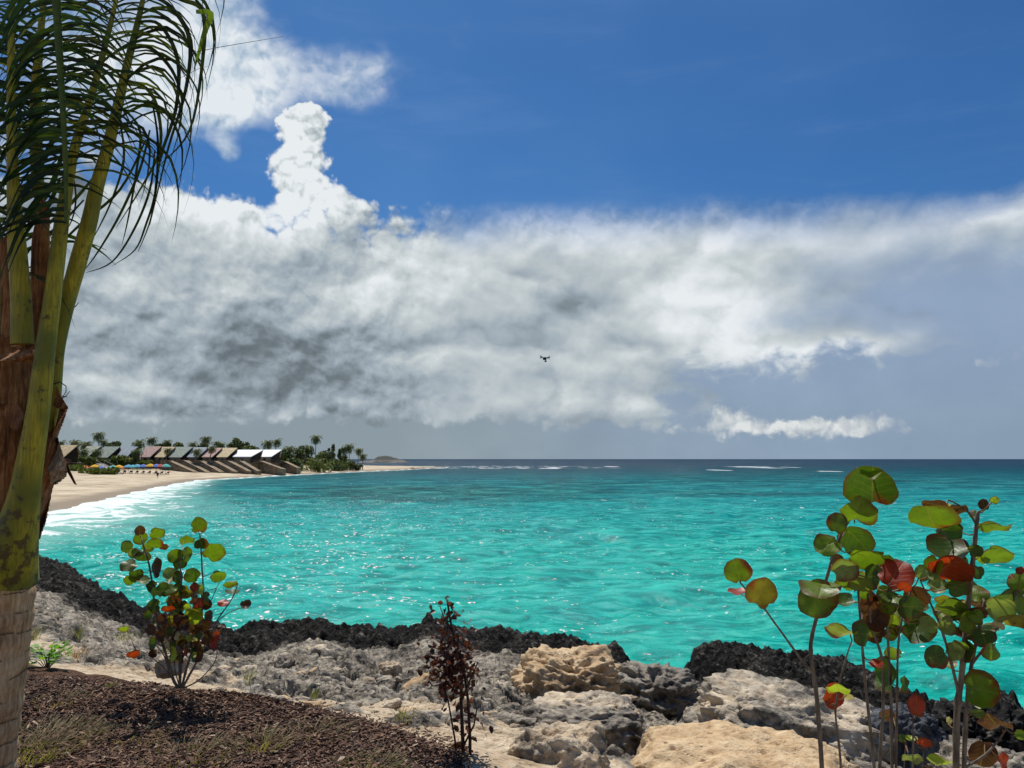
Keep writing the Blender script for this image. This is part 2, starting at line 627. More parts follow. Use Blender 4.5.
# ================================================================== THE SEA
SHORE = [(-20, 22), (-33, 36), (-42, 55), (-46.0, 75), (-55, 103), (-69, 151), (-82, 201), (-80, 235), (-71, 302), (-56, 384), (-42, 500), (-46, 540), (-80, 600), (-200, 700)]


def shore_dist(x, y):
    """signed distance to the waterline of the bay, positive on the land (left) side"""
    best = np.full(x.shape, 1e9)
    sg = np.ones(x.shape)
    for (ax_, ay_), (bx_, by_) in zip(SHORE[:-1], SHORE[1:]):
        ex, ey = bx_ - ax_, by_ - ay_
        L2 = ex * ex + ey * ey
        t = np.clip(((x - ax_) * ex + (y - ay_) * ey) / L2, 0, 1)
        ddx, ddy = x - (ax_ + t * ex), y - (ay_ + t * ey)
        d = np.hypot(ddx, ddy)
        cr = ex * (y - ay_) - ey * (x - ax_)
        m = d < best - 1e-6
        best = np.where(m, d, best)
        sg = np.where(m, np.sign(cr), sg)
    return best * sg


rows = np.concatenate([np.arange(760, 466, -0.5), np.arange(466, 461, -0.1)])
r_s = EYE * FPX / (rows - HOR)
r_s = np.concatenate([r_s, np.geomspace(r_s[-1] * 1.05, 45000, 40)])
th_d = np.arange(R(-38), R(38), 1.25 / FPX)
th_s = np.concatenate([np.linspace(R(-180), R(-38.5), 60), th_d, np.linspace(R(38.5), R(180), 60)])
TT, RR = np.meshgrid(th_s, r_s)
X, Y = RR * np.sin(TT), RR * np.cos(TT)
dr = np.gradient(r_s)[:, None] * np.ones_like(TT)
sp_loc = np.maximum(dr, RR * 1.25 / FPX)
Zs = np.zeros_like(X)
wrng = np.random.default_rng(3)
NB = [perlin(X / k_, Y / k_, k_) for k_ in (1.7, 3.1, 5.3, 9.0, 16.0)]
NG = [perlin(X / k_, Y / k_, 50 + k_) for k_ in (2.2, 5.0, 11.0, 23.0)]
lams = np.geomspace(0.28, 11.0, 46)
for i, L in enumerate(lams):
    dirn = R(250) + wrng.normal() * R(38)          # the swell runs in towards the rocks
    kx, ky = math.cos(dirn) * 2 * math.pi / L, math.sin(dirn) * 2 * math.pi / L
    amp = 0.0105 * L ** 0.86
    ph = wrng.uniform(0, 6.283)
    fade = np.clip(L / (2.6 * sp_loc) - 0.6, 0, 1)
    bend = NB[i % 5] * min(1.0, 4.0 / L) * 2.0 + NB[(i + 2) % 5] * 0.4
    gate = np.clip(0.60 + 0.9 * NG[i % 4], 0.1, 1.5)
    w = np.sin(kx * X + ky * Y + ph + bend * 2.0)
    w = 1.0 - 2.0 * np.abs(np.sin((kx * X + ky * Y + ph + bend * 2.0) / 2)) if i % 3 == 0 else w
    Zs += amp * fade * gate * w
sd = shore_dist(X, Y)
calm = sstep(-sd, -1, 14)
Zs *= 0.35 + 0.65 * calm
# breakers rolling on to the sand
fw = np.interp(Y, [30, 42, 60, 85, 150, 200, 300, 500], [5, 9, 20, 23, 14, 9, 5, 3])
near = np.clip(1 + sd / fw, 0, 1)
Zs += 0.10 * near * np.sin(-sd * 1.25 + 2.5 * perlin(X / 9, Y / 9, 3)) * (near > 0)
fv = (np.arange((len(r_s) - 1) * len(th_s)).reshape(len(r_s) - 1, len(th_s)))
i0 = fv[:, :-1].ravel()
n_t = len(th_s)
faces = np.stack([i0, i0 + n_t, i0 + n_t + 1, i0 + 1], 1)[:, ::-1]
foam = np.clip(1 + sd / fw, 0, 1.2)

m_sea, g, out = mat('sea_water')
pos = geo(g)
sp = g.new('ShaderNodeSeparateXYZ')
g.l.new(pos, sp.inputs[0])
px_, py_, pz_ = sp.outputs
dist = g.vm('LENGTH', g.vm('MULTIPLY', pos, (0.55, 1, 0)), out=1)
big = g.noise(g.vm('MULTIPLY', pos, (0.010, 0.022, 0)), 1.0, 4, 0.55)
ld = g.m('LOGARITHM', g.m('MULTIPLY', dist, g.m('MULTIPLY_ADD', big, 0.9, 0.55)), 10.0)       # depth of the sea bed follows distance
depthc = g.ramp(g.m('DIVIDE', ld, 4.0), [(0.30, (0.004, 0.37, 0.295)), (0.42, (0.004, 0.35, 0.295)), (0.50, (0.003, 0.23, 0.235)), (0.555, (0.003, 0.13, 0.155)), (0.63, (0.003, 0.075, 0.105)),
                                         (0.72, (0.003, 0.040, 0.075)), (1.0, (0.004, 0.030, 0.065))])
# weed and reef patches on the bottom
pat = g.noise(g.vm('MULTIPLY', pos, (0.022, 0.045, 0)), 1.0, 6, 0.62)
patz = g.m('MULTIPLY', g.ss(py_, 75, 125), g.ss(py_, 420, 230))
colr = g.mix(g.m('MULTIPLY', g.ss(pat, 0.46, 0.60), g.m('MULTIPLY', patz, 0.8)), depthc, (0.004, 0.085, 0.10))
q = g.vm('SUBTRACT', pos, (-14.0, 128.0, 0))
wd_ = g.vm('LENGTH', g.vm('MULTIPLY', q, (1 / 26, 1 / 34, 0)), out=1)
weed = g.m('MULTIPLY', g.ss(g.m('MULTIPLY_ADD', g.noise(g.vm('MULTIPLY', pos, (0.10, 0.06, 0)), 1.0, 5, 0.65), 1.6, wd_), 2.2, 1.25), 0.85)
colr = g.mix(weed, colr, (0.006, 0.075, 0.082))
# light and dark wave facets painted into the colour, crests painted lighter
ripn = g.noise(g.vm('MULTIPLY', pos, (0.55, 1.25, 0)), 1.0, 6, 0.66, 0.8)
ripf = g.noise(g.vm('MULTIPLY', pos, (0.10, 0.16, 0)), 1.0, 8, 0.72, 0.6)
rip = g.mix(g.ss(dist, 50, 170), ripn, ripf)
colr = g.mix(g.m('MULTIPLY', g.ss(rip, 0.46, 0.68), g.m('MULTIPLY', g.ss(dist, 400, 60), 0.42)), colr, (0.10, 0.62, 0.52))
colr = g.mix(g.m('MULTIPLY', g.ss(rip, 0.53, 0.38), 0.85), colr, g.mix(1.0, colr, (0.3, 0.52, 0.56), 'MULTIPLY'))
colr = g.mix(g.m('MULTIPLY', g.ss(pz_, 0.03, 0.22), g.m('MULTIPLY', g.ss(dist, 240, 60), 0.35)), colr, (0.07, 0.62, 0.52))
sh = g.attr('foam', 'Fac')
colr = g.mix(g.ss(sh, 0.05, 0.95), colr, (0.27, 0.50, 0.42))
# foam: lace on the shallow water, broken caps far out; the white flecks are painted sun glints
fn = g.noise(g.vm('MULTIPLY', pos, (0.20, 0.30, 0)), 1.0, 9, 0.66, 1.2)
fa = g.ss(g.m('MULTIPLY_ADD', g.m('POWER', sh, 1.1), 0.36, fn), 0.70, 0.80)
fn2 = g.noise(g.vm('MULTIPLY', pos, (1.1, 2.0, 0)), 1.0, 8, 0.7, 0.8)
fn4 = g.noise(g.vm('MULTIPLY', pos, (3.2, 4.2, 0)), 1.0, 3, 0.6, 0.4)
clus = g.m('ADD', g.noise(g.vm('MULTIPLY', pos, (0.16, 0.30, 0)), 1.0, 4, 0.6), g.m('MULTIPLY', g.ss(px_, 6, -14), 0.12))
glint_fleck = g.m('MAXIMUM', g.m('MULTIPLY', g.ss(fn2, 0.70, 0.74), g.ss(dist, 200, 60)),
            g.m('MULTIPLY', g.ss(g.m('MULTIPLY_ADD', clus, 0.40, fn4), 0.875, 0.93), g.ss(dist, 140, 70)))  # sun glitter put into the colour as white flecks
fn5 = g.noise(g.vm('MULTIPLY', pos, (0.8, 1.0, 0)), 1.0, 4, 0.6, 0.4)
glint_fleck = g.m('MAXIMUM', glint_fleck, g.m('MULTIPLY', g.ss(fn5, 0.675, 0.72), g.m('MULTIPLY', g.ss(dist, 50, 110), g.ss(dist, 500, 200))))
fn3 = g.noise(g.vm('MULTIPLY', pos, (0.16, 0.55, 0)), 1.0, 7, 0.62)
cap = g.m('MULTIPLY', g.ss(fn3, 0.70, 0.74), g.m('MULTIPLY', g.ss(dist, 90, 180), 0.7))
# surf over the reef off the point
rq = g.m('MULTIPLY', g.ss(py_, 430, 470), g.m('MULTIPLY', g.ss(py_, 640, 560), g.m('MULTIPLY', g.ss(px_, -60, -30), g.ss(px_, 75, 20))))
rf = g.m('MULTIPLY', g.ss(g.noise(g.vm('MULTIPLY', pos, (0.09, 0.030, 0)), 1.0, 7, 0.7), 0.52, 0.60), rq)
b1 = None
acc = rf
for (bx, by, rx, ry) in ((748, 466.8, 24, 0.5), (718, 470, 13, 0.5), (827, 471.2, 14, 0.45), (610, 466.5, 8, 0.4), (788, 467.2, 6, 0.4), (548, 468.3, 14, 0.4), (766, 467.8, 12, 0.5)):
    dd = EYE * FPX / (by - HOR)
    cxw = (bx - 512) / FPX * dd
    hy = EYE * FPX / (by - HOR - ry) - dd
    qq = g.vm('MULTIPLY', g.vm('SUBTRACT', pos, (cxw, dd, 0)), (1 / (rx / FPX * dd), 1 / hy, 0))
    ln = g.vm('LENGTH', qq, out=1)
    acc = g.m('MAXIMUM', acc, g.ss(g.m('MULTIPLY_ADD', g.noise(g.vm('MULTIPLY', pos, (0.22, 0.06, 0)), 1.0, 6, 0.7), 2.6, ln), 2.15, 1.75))
q = g.vm('MULTIPLY', g.vm('SUBTRACT', pos, (-6.4, 33.5, 0)), (1 / 0.55, 1 / 0.9, 0))
acc = g.m('MAXIMUM', acc, g.ss(g.m('MULTIPLY_ADD', g.noise(g.vm('MULTIPLY', pos, (3.6, 2.0, 0)), 1.0, 6, 0.8), 3.4, g.vm('LENGTH', q, out=1)), 1.62, 1.35))
fo = g.m('MAXIMUM', g.m('MAXIMUM', fa, glint_fleck), g.m('MAXIMUM', cap, acc))
fcol = g.mix(g.noise(pos, 1.3, 5, 0.6), (0.66, 0.74, 0.72), (0.90, 0.93, 0.92))
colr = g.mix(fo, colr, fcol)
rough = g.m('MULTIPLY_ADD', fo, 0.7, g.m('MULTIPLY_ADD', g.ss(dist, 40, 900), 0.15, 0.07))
bn = g.noise(g.vm('MULTIPLY', pos, (1.0, 1.35, 1)), 3.2, 5, 0.62, 0.5)
bn2 = g.noise(g.vm('MULTIPLY', pos, (0.22, 0.42, 1)), 1.0, 5, 0.62, 0.5)
nr = g.bump(bn, 0.8, 0.12)
nr = g.bump(bn2, 0.9, g.m('MULTIPLY_ADD', g.ss(dist, 60, 400), 1.6, 0.30), nr)
dif = g.new('ShaderNodeBsdfDiffuse')
g.put(dif.inputs[0], colr)
g.put(dif.inputs[2], nr)
gls = g.new('ShaderNodeBsdfGlossy')
gls.inputs[0].default_value = (1, 1, 1, 1)
g.put(gls.inputs['Roughness'], rough)
g.put(gls.inputs['Normal'], nr)
fr = g.new('ShaderNodeFresnel')
fr.inputs[0].default_value = 1.333
g.put(fr.inputs['Normal'], nr)
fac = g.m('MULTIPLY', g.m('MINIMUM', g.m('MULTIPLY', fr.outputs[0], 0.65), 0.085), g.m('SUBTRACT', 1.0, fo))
mxs = g.new('ShaderNodeMixShader')
g.put(mxs.inputs[0], fac)
g.l.new(dif.outputs[0], mxs.inputs[1])
g.l.new(gls.outputs[0], mxs.inputs[2])
g.l.new(mxs.outputs[0], out.inputs[0])
sea = mesh_np('sea', np.stack([X, Y, Zs], -1).reshape(-1, 3), faces, m_sea, attrs={'foam': foam.ravel()})
tag(sea, kind='structure')


# ================================================================== ROCKY GROUND (one sheet round the camera)
EDGE_PX = [(-200, 545), (30, 553), (62, 560), (100, 584), (150, 610), (240, 631), (330, 622), (400, 633), (430, 620), (480, 630), (560, 641), (615, 658), (640, 684), (672, 690), (682, 664), (705, 652),
           (750, 655), (830, 668), (872, 692), (925, 716), (955, 716), (985, 704), (1024, 728), (1100, 740)]
LEDGE = 3.5
MUL_PX = [(-250, 628), (-60, 624), (40, 639), (140, 652), (200, 666), (250, 682), (330, 706), (395, 728), (430, 745), (445, 760), (448, 800), (452, 900)]


def th_of(px):
    return math.atan2((px - 512) / FPX, 1.0)


def r_of(px, py, drop):
    a, _, b = ray(px, py)
    d = -drop / b
    return d * math.hypot(a, 1)


e_th = np.array([R(-180), R(-120), R(-75)] + [th_of(p[0]) for p in EDGE_PX] + [R(60), R(95), R(130), R(180)])
e_r = np.array([90, 70, 34] + [r_of(px, py, -LEDGE) if False else -(-LEDGE) / -ray(px, py)[2] * math.hypot(ray(px, py)[0], 1) for px, py in EDGE_PX] + [11, 20, 60, 90])
m_th = np.array([R(-180), R(-60)] + [th_of(p[0]) for p in MUL_PX] + [R(0), R(30), R(180)])
m_r = np.array([6.5, 6.2] + [1.56 / -ray(px, py)[2] * math.hypot(ray(px, py)[0], 1) for px, py in MUL_PX] + [2.2, 1.6, 2.5])

MP = []
for px, py in MUL_PX[:-2] + [(440, 900)]:
    a_, _, b_ = ray(px, py)
    d_ = 1.56 / -b_
    MP.append((a_ * d_, d_))
MP = MP + [(0.3, -3.0), (-9.0, -6.0), (-12.0, 6.0)]


def poly_sd(x, y, poly):
    best = np.full(x.shape, 1e9)
    ins = np.zeros(x.shape, bool)
    for (ax_, ay_), (bx_, by_) in zip(poly, poly[1:] + poly[:1]):
        ex, ey = bx_ - ax_, by_ - ay_
        t = np.clip(((x - ax_) * ex + (y - ay_) * ey) / (ex * ex + ey * ey + 1e-9), 0, 1)
        best = np.minimum(best, np.hypot(x - ax_ - t * ex, y - ay_ - t * ey))
        cr = ((ay_ > y) != (by_ > y)) & (x < (bx_ - ax_) * (y - ay_) / (by_ - ay_ + 1e-12) + ax_)
        ins ^= cr
    return np.where(ins, -best, best)


BOULD = []       # filled below: centre x, y, radius, so that the ground bends down round the big stones


def ground_base(x, y):
    """broad shape of the bluff without rock relief; also returns the masks"""
    th = np.arctan2(x, y)
    r = np.hypot(x, y)
    De = np.interp(th, e_th, e_r)
    Mr = np.interp(th, m_th, m_r)
    Mh = np.interp(th, [R(-180), R(-60), R(-33), R(-20), R(-8), R(10), R(35), R(180)], [8, 6.4, 6.1, 5.5, 4.6, 3.6, 3.0, 3.0])
    t = np.clip((r - Mh) / np.maximum(De - Mh, 1.0), 0, 1)
    z = EYE - 1.56 - (LEDGE - 1.56) * t ** 0.85
    z = np.where(r < Mh, EYE - 1.56 + 0.03 * np.sin(x * 1.3) * np.cos(y * 1.1), z)
    return z, t, De, Mr, r, th


rows = np.concatenate([np.arange(1500, 775, -12.0), np.arange(775, 640, -0.62)])
r_g = 2.1 * FPX / (rows - HOR)
r_near = np.linspace(0.2, r_g[0] * 0.98, 6)
r_far = np.geomspace(r_g[-1] * 1.003, 34, 330)
r_out = np.geomspace(36, 150, 20)
r_g = np.concatenate([r_near, r_g, r_far, r_out])
th_d = np.arange(R(-37), R(37), 1.3 / FPX)
th_g = np.concatenate([np.linspace(R(-180), R(-37.6), 70), th_d, np.linspace(R(37.6), R(180), 70)])
TT, RR = np.meshgrid(th_g, r_g)
X, Y = RR * np.sin(TT), RR * np.cos(TT)
Z, T, De, Mr, r, th = ground_base(X, Y)
ragged = 0.9 * fbm(X, Y, 0, 0.55, 3) + 0.45 * fbm(X, Y, 4, 1.9, 4, 0.6)
over = r + ragged - De                              # >0 : beyond the lip
msd = poly_sd(X, Y, MP) + 0.22 * fbm(X, Y, 9, 1.6, 4)
inm = 1 - sstep(msd, -0.04, 0.05)
rockm = sstep(msd, 0.0, 0.9) * sstep(r, 1.5, 4.0)
# karst relief grows towards the sea
bandw = np.maximum((De - Mr), 3)
inl = np.interp(th, [R(-36), R(-26), R(-16), R(0), R(40)], [0.66, 0.60, 0.46, 0.40, 0.34])
edgeb = sstep(over + 1.6 * fbm(X, Y, 60.0, 0.35, 4), -(inl + 0.12) * bandw, -(inl - 0.16) * bandw)
wo1, id1 = worley(X + 0.25 * fbm(X, Y, 2, 2.0, 3), Y + 0.25 * fbm(X, Y, 5, 2.0, 3), 1.15)
wo2, id2 = worley(X + 0.12 * fbm(X, Y, 7, 4.0, 3), Y + 0.12 * fbm(X, Y, 8, 4.0, 3), 3.0)
rg = fbm(X, Y, 1.0, 1.1, 6, 0.62, True)
fine = fbm(X, Y, 6.0, 4.5, 4, 0.62, True)
pits = -np.clip(fbm(X, Y, 12.0, 2.2, 4, 0.6) - 0.12, 0, 1)
slabs = np.floor((fbm(X, Y, 21.0, 0.5, 3) + 0.25 * id1) * 7) / 7
cr1 = 1 - sstep(np.abs(perlin(X * 1.3 + 0.5 * rg, Y * 1.9, 40.0)), 0.0, 0.09)
cr2 = 1 - sstep(np.abs(perlin(X * 3.6, Y * 4.6 + 0.4 * rg, 44.0)), 0.0, 0.12)
rel = 0.09 * (rg - 0.1) + 0.34 * slabs + 0.05 * (0.5 - wo1) + 0.035 * fine + 0.05 * (0.45 - wo2) + 0.20 * pits - 0.12 * cr1 - 0.05 * cr2
rel_e = 0.15 * rg + 0.26 * (0.55 - wo1) + 0.17 * (0.5 - wo2) + 0.10 * fine + 0.5 * pits - 0.13 + 0.10 * sstep(th, R(-4), R(10))
sandf = sstep(0.9 * fbm(X, Y, 30.0, 0.8, 4) + 0.36 + 0.12 * sstep(-th, 0, R(20)) - 2.6 * T, -0.04, 0.22)           # sandy pockets close to the mulch
rel = rel * (1 - 0.72 * sandf)
zr = rel * (1 - edgeb) + rel_e * edgeb
Z = Z + zr * rockm * np.clip(0.35 + r / 12, 0, 1)
Z += inm * 0.03 * fbm(X, Y, 3, 2.5, 4) + 0.05 * sstep(-msd, -0.05, 0.3)
rise = sstep(over, -2.2, -0.6) * (1 - sstep(over, -0.1, 0.4)) * 0.02
Z += rise
drop = sstep(over, -0.15, 1.5)
Z = Z * (1 - drop) + (-0.9 + 0.5 * fbm(X, Y, 2, 0.8, 4)) * drop
far = sstep(r, 34, 50) * (np.abs(th) > R(40))
dark = np.clip(edgeb * 1.1 + drop + 0.28 * (cr1 + cr2) * (1 - sandf) * (T > 0.02) + 0.25 * sstep(fbm(X, Y, 33.0, 0.7, 4), 0.05, 0.4), 0, 1) * rockm  # crack terms paint crevice shade into the dark mask
pale = sandf
attrs = {'mask': np.stack([dark, pale, inm], -1).reshape(-1, 3)}
Zg = Z
i0 = np.arange((len(r_g) - 1) * len(th_g)).reshape(len(r_g) - 1, len(th_g))[:, :-1].ravel()
n_t = len(th_g)
faces = np.stack([i0, i0 + n_t, i0 + n_t + 1, i0 + 1], 1)[:, ::-1]


def rock_colour(g, pos, dark, pale, warm=0.0):
    """limestone: grey weathered skin, tan where fresh, black algae crust near the sea"""
    n = g.noise(pos, 1.7, 7, 0.62, 0.3)
    nf = g.noise(pos, 11.0, 6, 0.66)
    ns = g.noise(pos, 60.0, 4, 0.7)
    grey = g.ramp(g.m('ADD', g.m('MULTIPLY', n, 0.45), g.m('MULTIPLY', nf, 0.55)), [(0.34, (0.022, 0.020, 0.018)), (0.44, (0.13, 0.115, 0.095)), (0.54, (0.36, 0.315, 0.25)), (0.66, (0.62, 0.55, 0.44))])
    tan_ = g.ramp(g.m('ADD', g.m('MULTIPLY', n, 0.35), g.m('MULTIPLY', nf, 0.65)), [(0.30, (0.20, 0.13, 0.075)), (0.46, (0.50, 0.38, 0.25)), (0.60, (0.66, 0.55, 0.40)), (0.8, (0.78, 0.70, 0.56))])
    blk = g.ramp(g.m('ADD', g.m('MULTIPLY', n, 0.3), g.m('MULTIPLY', nf, 0.7)), [(0.40, (0.004, 0.004, 0.004)), (0.52, (0.018, 0.017, 0.016)), (0.60, (0.075, 0.068, 0.058)), (0.70, (0.28, 0.25, 0.21))])
    pf = g.ss(g.m('ADD', pale, g.m('MULTIPLY', g.m('SUBTRACT', n, 0.5), 1.3)), 0.35, 0.62)
    df = g.ss(g.m('ADD', dark, g.m('MULTIPLY', g.m('SUBTRACT', nf, 0.5), 1.4)), 0.30, 0.72)
    c = g.mix(pf, grey, tan_)
    c = g.mix(df, c, blk)
    c = g.mix(g.m('MULTIPLY', g.ss(ns, 0.60, 0.74), 0.55), c, g.mix(1.0, c, (0.25, 0.24, 0.22), 'MULTIPLY'))
    return c, n, nf, ns


m_gr, g, out = mat('limestone_ground')
pos = geo(g)
mk = g.new('ShaderNodeSeparateColor')
g.l.new(g.attr('mask'), mk.inputs[0])
c, n, nf, ns = rock_colour(g, pos, mk.outputs[0], mk.outputs[1])
mul = g.ramp(g.noise(pos, 55.0, 5, 0.7, 0.4), [(0.3, (0.02, 0.012, 0.008)), (0.5, (0.10, 0.055, 0.035)), (0.7, (0.20, 0.12, 0.08))])
c = g.mix(mk.outputs[2], c, mul)
h = g.m('ADD', g.m('MULTIPLY', nf, 0.7), g.m('MULTIPLY', ns, 0.3))
pit = g.vor(g.vm('ADD', pos, g.scale(g.noise(pos, 9.0, 3, 0.5, out='Color'), 0.12)), 13.0)
h = g.m('ADD', h, g.m('MULTIPLY', g.ss(pit, 0.15, 0.5), 0.35))
pbr(g, out, c, 0.95, g.bump(h, 0.9, 0.05), 0.06)
ground = mesh_np('rocky_ground', np.stack([X, Y, Z], -1).reshape(-1, 3), faces, m_gr, attrs=attrs)
tag(ground, kind='structure')


def ground_z(x, y):
    """height of the finished ground sheet at one point (nearest grid vertex)"""
    rr, tt = math.hypot(x, y), math.atan2(x, y)
    i = int(np.clip(np.searchsorted(r_g, rr), 1, len(r_g) - 1))
    j = int(np.clip(np.searchsorted(th_g, tt), 1, len(th_g) - 1))
    if rr - r_g[i - 1] < r_g[i] - rr:
        i -= 1
    return float(Zg[i, j])


# ================================================================== THE FAR BEACH (low land behind the bay)
xs = np.concatenate([np.linspace(-900, -150, 60), np.arange(-147, 0, 1.6)])
ys = np.concatenate([np.arange(24, 330, 2.0), np.arange(330, 620, 6.0), np.linspace(630, 1100, 30)])
XB, YB = np.meshgrid(xs, ys)
sdl = shore_dist(XB, YB)
prof = np.interp(sdl + 1.5 * fbm(XB, YB, 0, 0.05, 3), [-40, -6, 0, 6, 14, 28, 40, 70, 500], [-3.5, -0.7, -0.02, 0.45, 0.9, 1.35, 2.3, 3.0, 3.6])
ZB = prof + 0.10 * fbm(XB, YB, 3, 0.25, 4) * sstep(sdl, 1, 10)
ZB = np.where(ZB > 0, ZB * np.interp(YB, [310, 350, 700], [1, .35, .35]), ZB)
m_sand, g, out = mat('beach_sand')
pos = geo(g)
sp = g.new('ShaderNodeSeparateXYZ')
g.l.new(pos, sp.inputs[0])
n = g.noise(g.vm('MULTIPLY', pos, (0.25, 0.12, 1)), 1.0, 6, 0.6)
c = g.ramp(n, [(0.3, (0.30, 0.22, 0.135)), (0.45, (0.50, 0.40, 0.27)), (0.7, (0.64, 0.54, 0.39))])
c = g.mix(g.ss(sp.outputs[2], 0.42, 0.12), c, (0.27, 0.215, 0.15))
scr = g.m('MULTIPLY', g.ss(g.m('MULTIPLY_ADD', g.noise(pos, 0.12, 5, 0.6), 1.2, sp.outputs[2]), 2.5, 3.0), 0.9)
c = g.mix(scr, c, g.mix(g.noise(pos, 0.8, 4, 0.6), (0.05, 0.06, 0.02), (0.16, 0.14, 0.06)))
foot = g.noise(pos, 1.4, 5, 0.65)
c = g.mix(g.m('MULTIPLY', g.ss(g.noise(g.vm('MULTIPLY', pos, (0.5, 0.22, 1)), 1.0, 6, 0.7), 0.56, 0.68), 0.5), c, (0.18, 0.125, 0.075))
pbr(g, out, c, 0.9, g.bump(foot, 0.6, 0.15), 0.2)
nx = len(xs)
i0 = np.arange((len(ys) - 1) * nx).reshape(len(ys) - 1, nx)[:, :-1].ravel()
beach = mesh_np('beach', np.stack([XB, YB, ZB], -1).reshape(-1, 3), np.stack([i0, i0 + 1, i0 + nx + 1, i0 + nx], 1), m_sand)
tag(beach, kind='structure')


def beach_z(x, y):
    d = float(shore_dist(np.array([x]), np.array([y]))[0])
    return float(np.interp(d, [-40, -6, 0, 6, 14, 28, 40, 70, 500], [-3.5, -0.7, -0.02, 0.45, 0.9, 1.35, 2.3, 3.0, 3.6])) * float(np.interp(y, [310, 350, 700], [1, .35, .35]))


# ================================================================== BOULDERS
def ico(sub):
    bm = bmesh.new()
    bmesh.ops.create_icosphere(bm, subdivisions=sub, radius=1.0)
    v = np.array([x.co[:] for x in bm.verts])
    f = np.array([[y.index for y in x.verts] for x in bm.faces])
    bm.free()
    return v, f


ICO6, ICO4 = ico(6), ico(4)


def rockmat(name, dark, pale, tint=(1, 1, 1)):
    m, g, out = mat(name)
    pos = geo(g)
    c, n, nf, ns = rock_colour(g, pos, dark, pale)
    if tint != (1, 1, 1):
        c = g.mix(1.0, c, tint, 'MULTIPLY')
    # rain-pitted skin
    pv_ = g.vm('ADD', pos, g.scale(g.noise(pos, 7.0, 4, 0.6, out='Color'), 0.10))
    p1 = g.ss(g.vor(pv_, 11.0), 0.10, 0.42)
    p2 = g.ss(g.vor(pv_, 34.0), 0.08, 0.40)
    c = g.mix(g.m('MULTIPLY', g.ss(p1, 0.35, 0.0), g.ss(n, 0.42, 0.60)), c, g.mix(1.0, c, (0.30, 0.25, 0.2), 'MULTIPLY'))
    h = g.m('ADD', g.m('ADD', g.m('MULTIPLY', nf, 0.6), g.m('MULTIPLY', ns, 0.25)), g.m('ADD', g.m('MULTIPLY', p1, 0.35), g.m('MULTIPLY', p2, 0.18)))
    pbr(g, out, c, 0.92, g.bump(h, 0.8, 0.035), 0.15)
    return m


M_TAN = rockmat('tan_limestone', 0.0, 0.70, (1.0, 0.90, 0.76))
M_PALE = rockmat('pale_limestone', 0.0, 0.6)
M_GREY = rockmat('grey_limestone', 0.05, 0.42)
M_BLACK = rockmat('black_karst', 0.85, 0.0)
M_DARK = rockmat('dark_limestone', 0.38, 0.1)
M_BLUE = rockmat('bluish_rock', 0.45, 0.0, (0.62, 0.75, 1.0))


def boulder(px0, px1, ytop, ybot, d, material, label, seed, depth=0.8, rough=0.16, flat=0.0, name='boulder', dark_pits=0.5, group=None, tilt=0.0, cracks=0.0, box=0.5):
    """a stone filling the given picture box at distance d; it is bedded into the ground"""
    pc = P((px0 + px1) / 2, (ytop + ybot) / 2, d)
    hw = (px1 - px0) / 2 / FPX * d
    hh = (ybot - ytop) / 2 / FPX * d
    v, f = (ICO6 if hw > 0.12 else ICO4)
    v = v.copy()
    # squarish body
    k_ = (np.abs(v) ** (2 + box * 2)).sum(1) ** (1 / (2 + box * 2))
    v = v / k_[:, None]
    o = seed * 17.3
    b1_ = fbm(v[:, 0] + o, v[:, 1], v[:, 2], 0.9, 3)
    b2_ = fbm(v[:, 0] + o, v[:, 1], v[:, 2], 2.3, 5, 0.55, True)
    b3_ = fbm(v[:, 0] + o, v[:, 1], v[:, 2], 5.5, 4, 0.6)
    b4_ = np.clip(fbm(v[:, 0] - o, v[:, 1], v[:, 2], 2.6, 3, 0.5) - 0.05, 0, 1)
    b5_ = 1 - sstep(np.abs(perlin(v[:, 0] * 1.7 + o, v[:, 1] * 1.7, v[:, 2] * 2.4)), 0.0, 0.07)
    k_ = 1 + 0.45 * b1_ + rough * (b2_ - 0.2) + rough * 0.55 * b3_ - dark_pits * b4_ * rough * 4 - cracks * b5_
    v = v * k_[:, None]
    v[:, 2] = np.where(v[:, 2] > 0, v[:, 2] * (1 - flat * np.clip(v[:, 2], 0, 1)), v[:, 2])
    # rescale to the wanted box, then bed it
    for ax_, hs in ((0, hw), (2, hh)):
        lo, hi = v[:, ax_].min(), v[:, ax_].max()
        v[:, ax_] = (v[:, ax_] - (lo + hi) / 2) / ((hi - lo) / 2) * hs
    v[:, 1] *= depth * hw
    v[:, 2] += tilt * v[:, 0]
    base = float(v[:, 2].min())
    root = np.array([pc.x, pc.y + depth * hw * 0.3, pc.z])
    o_ = mesh_np(name, v - np.array([0, 0, base]), f, material)
    o_.location = (root[0], root[1], root[2] + base)
    a_ = math.atan2(pc.x, pc.y)
    o_.rotation_euler = (0, 0, -a_)
    tag(o_, label, 'boulder', group)
    return o_


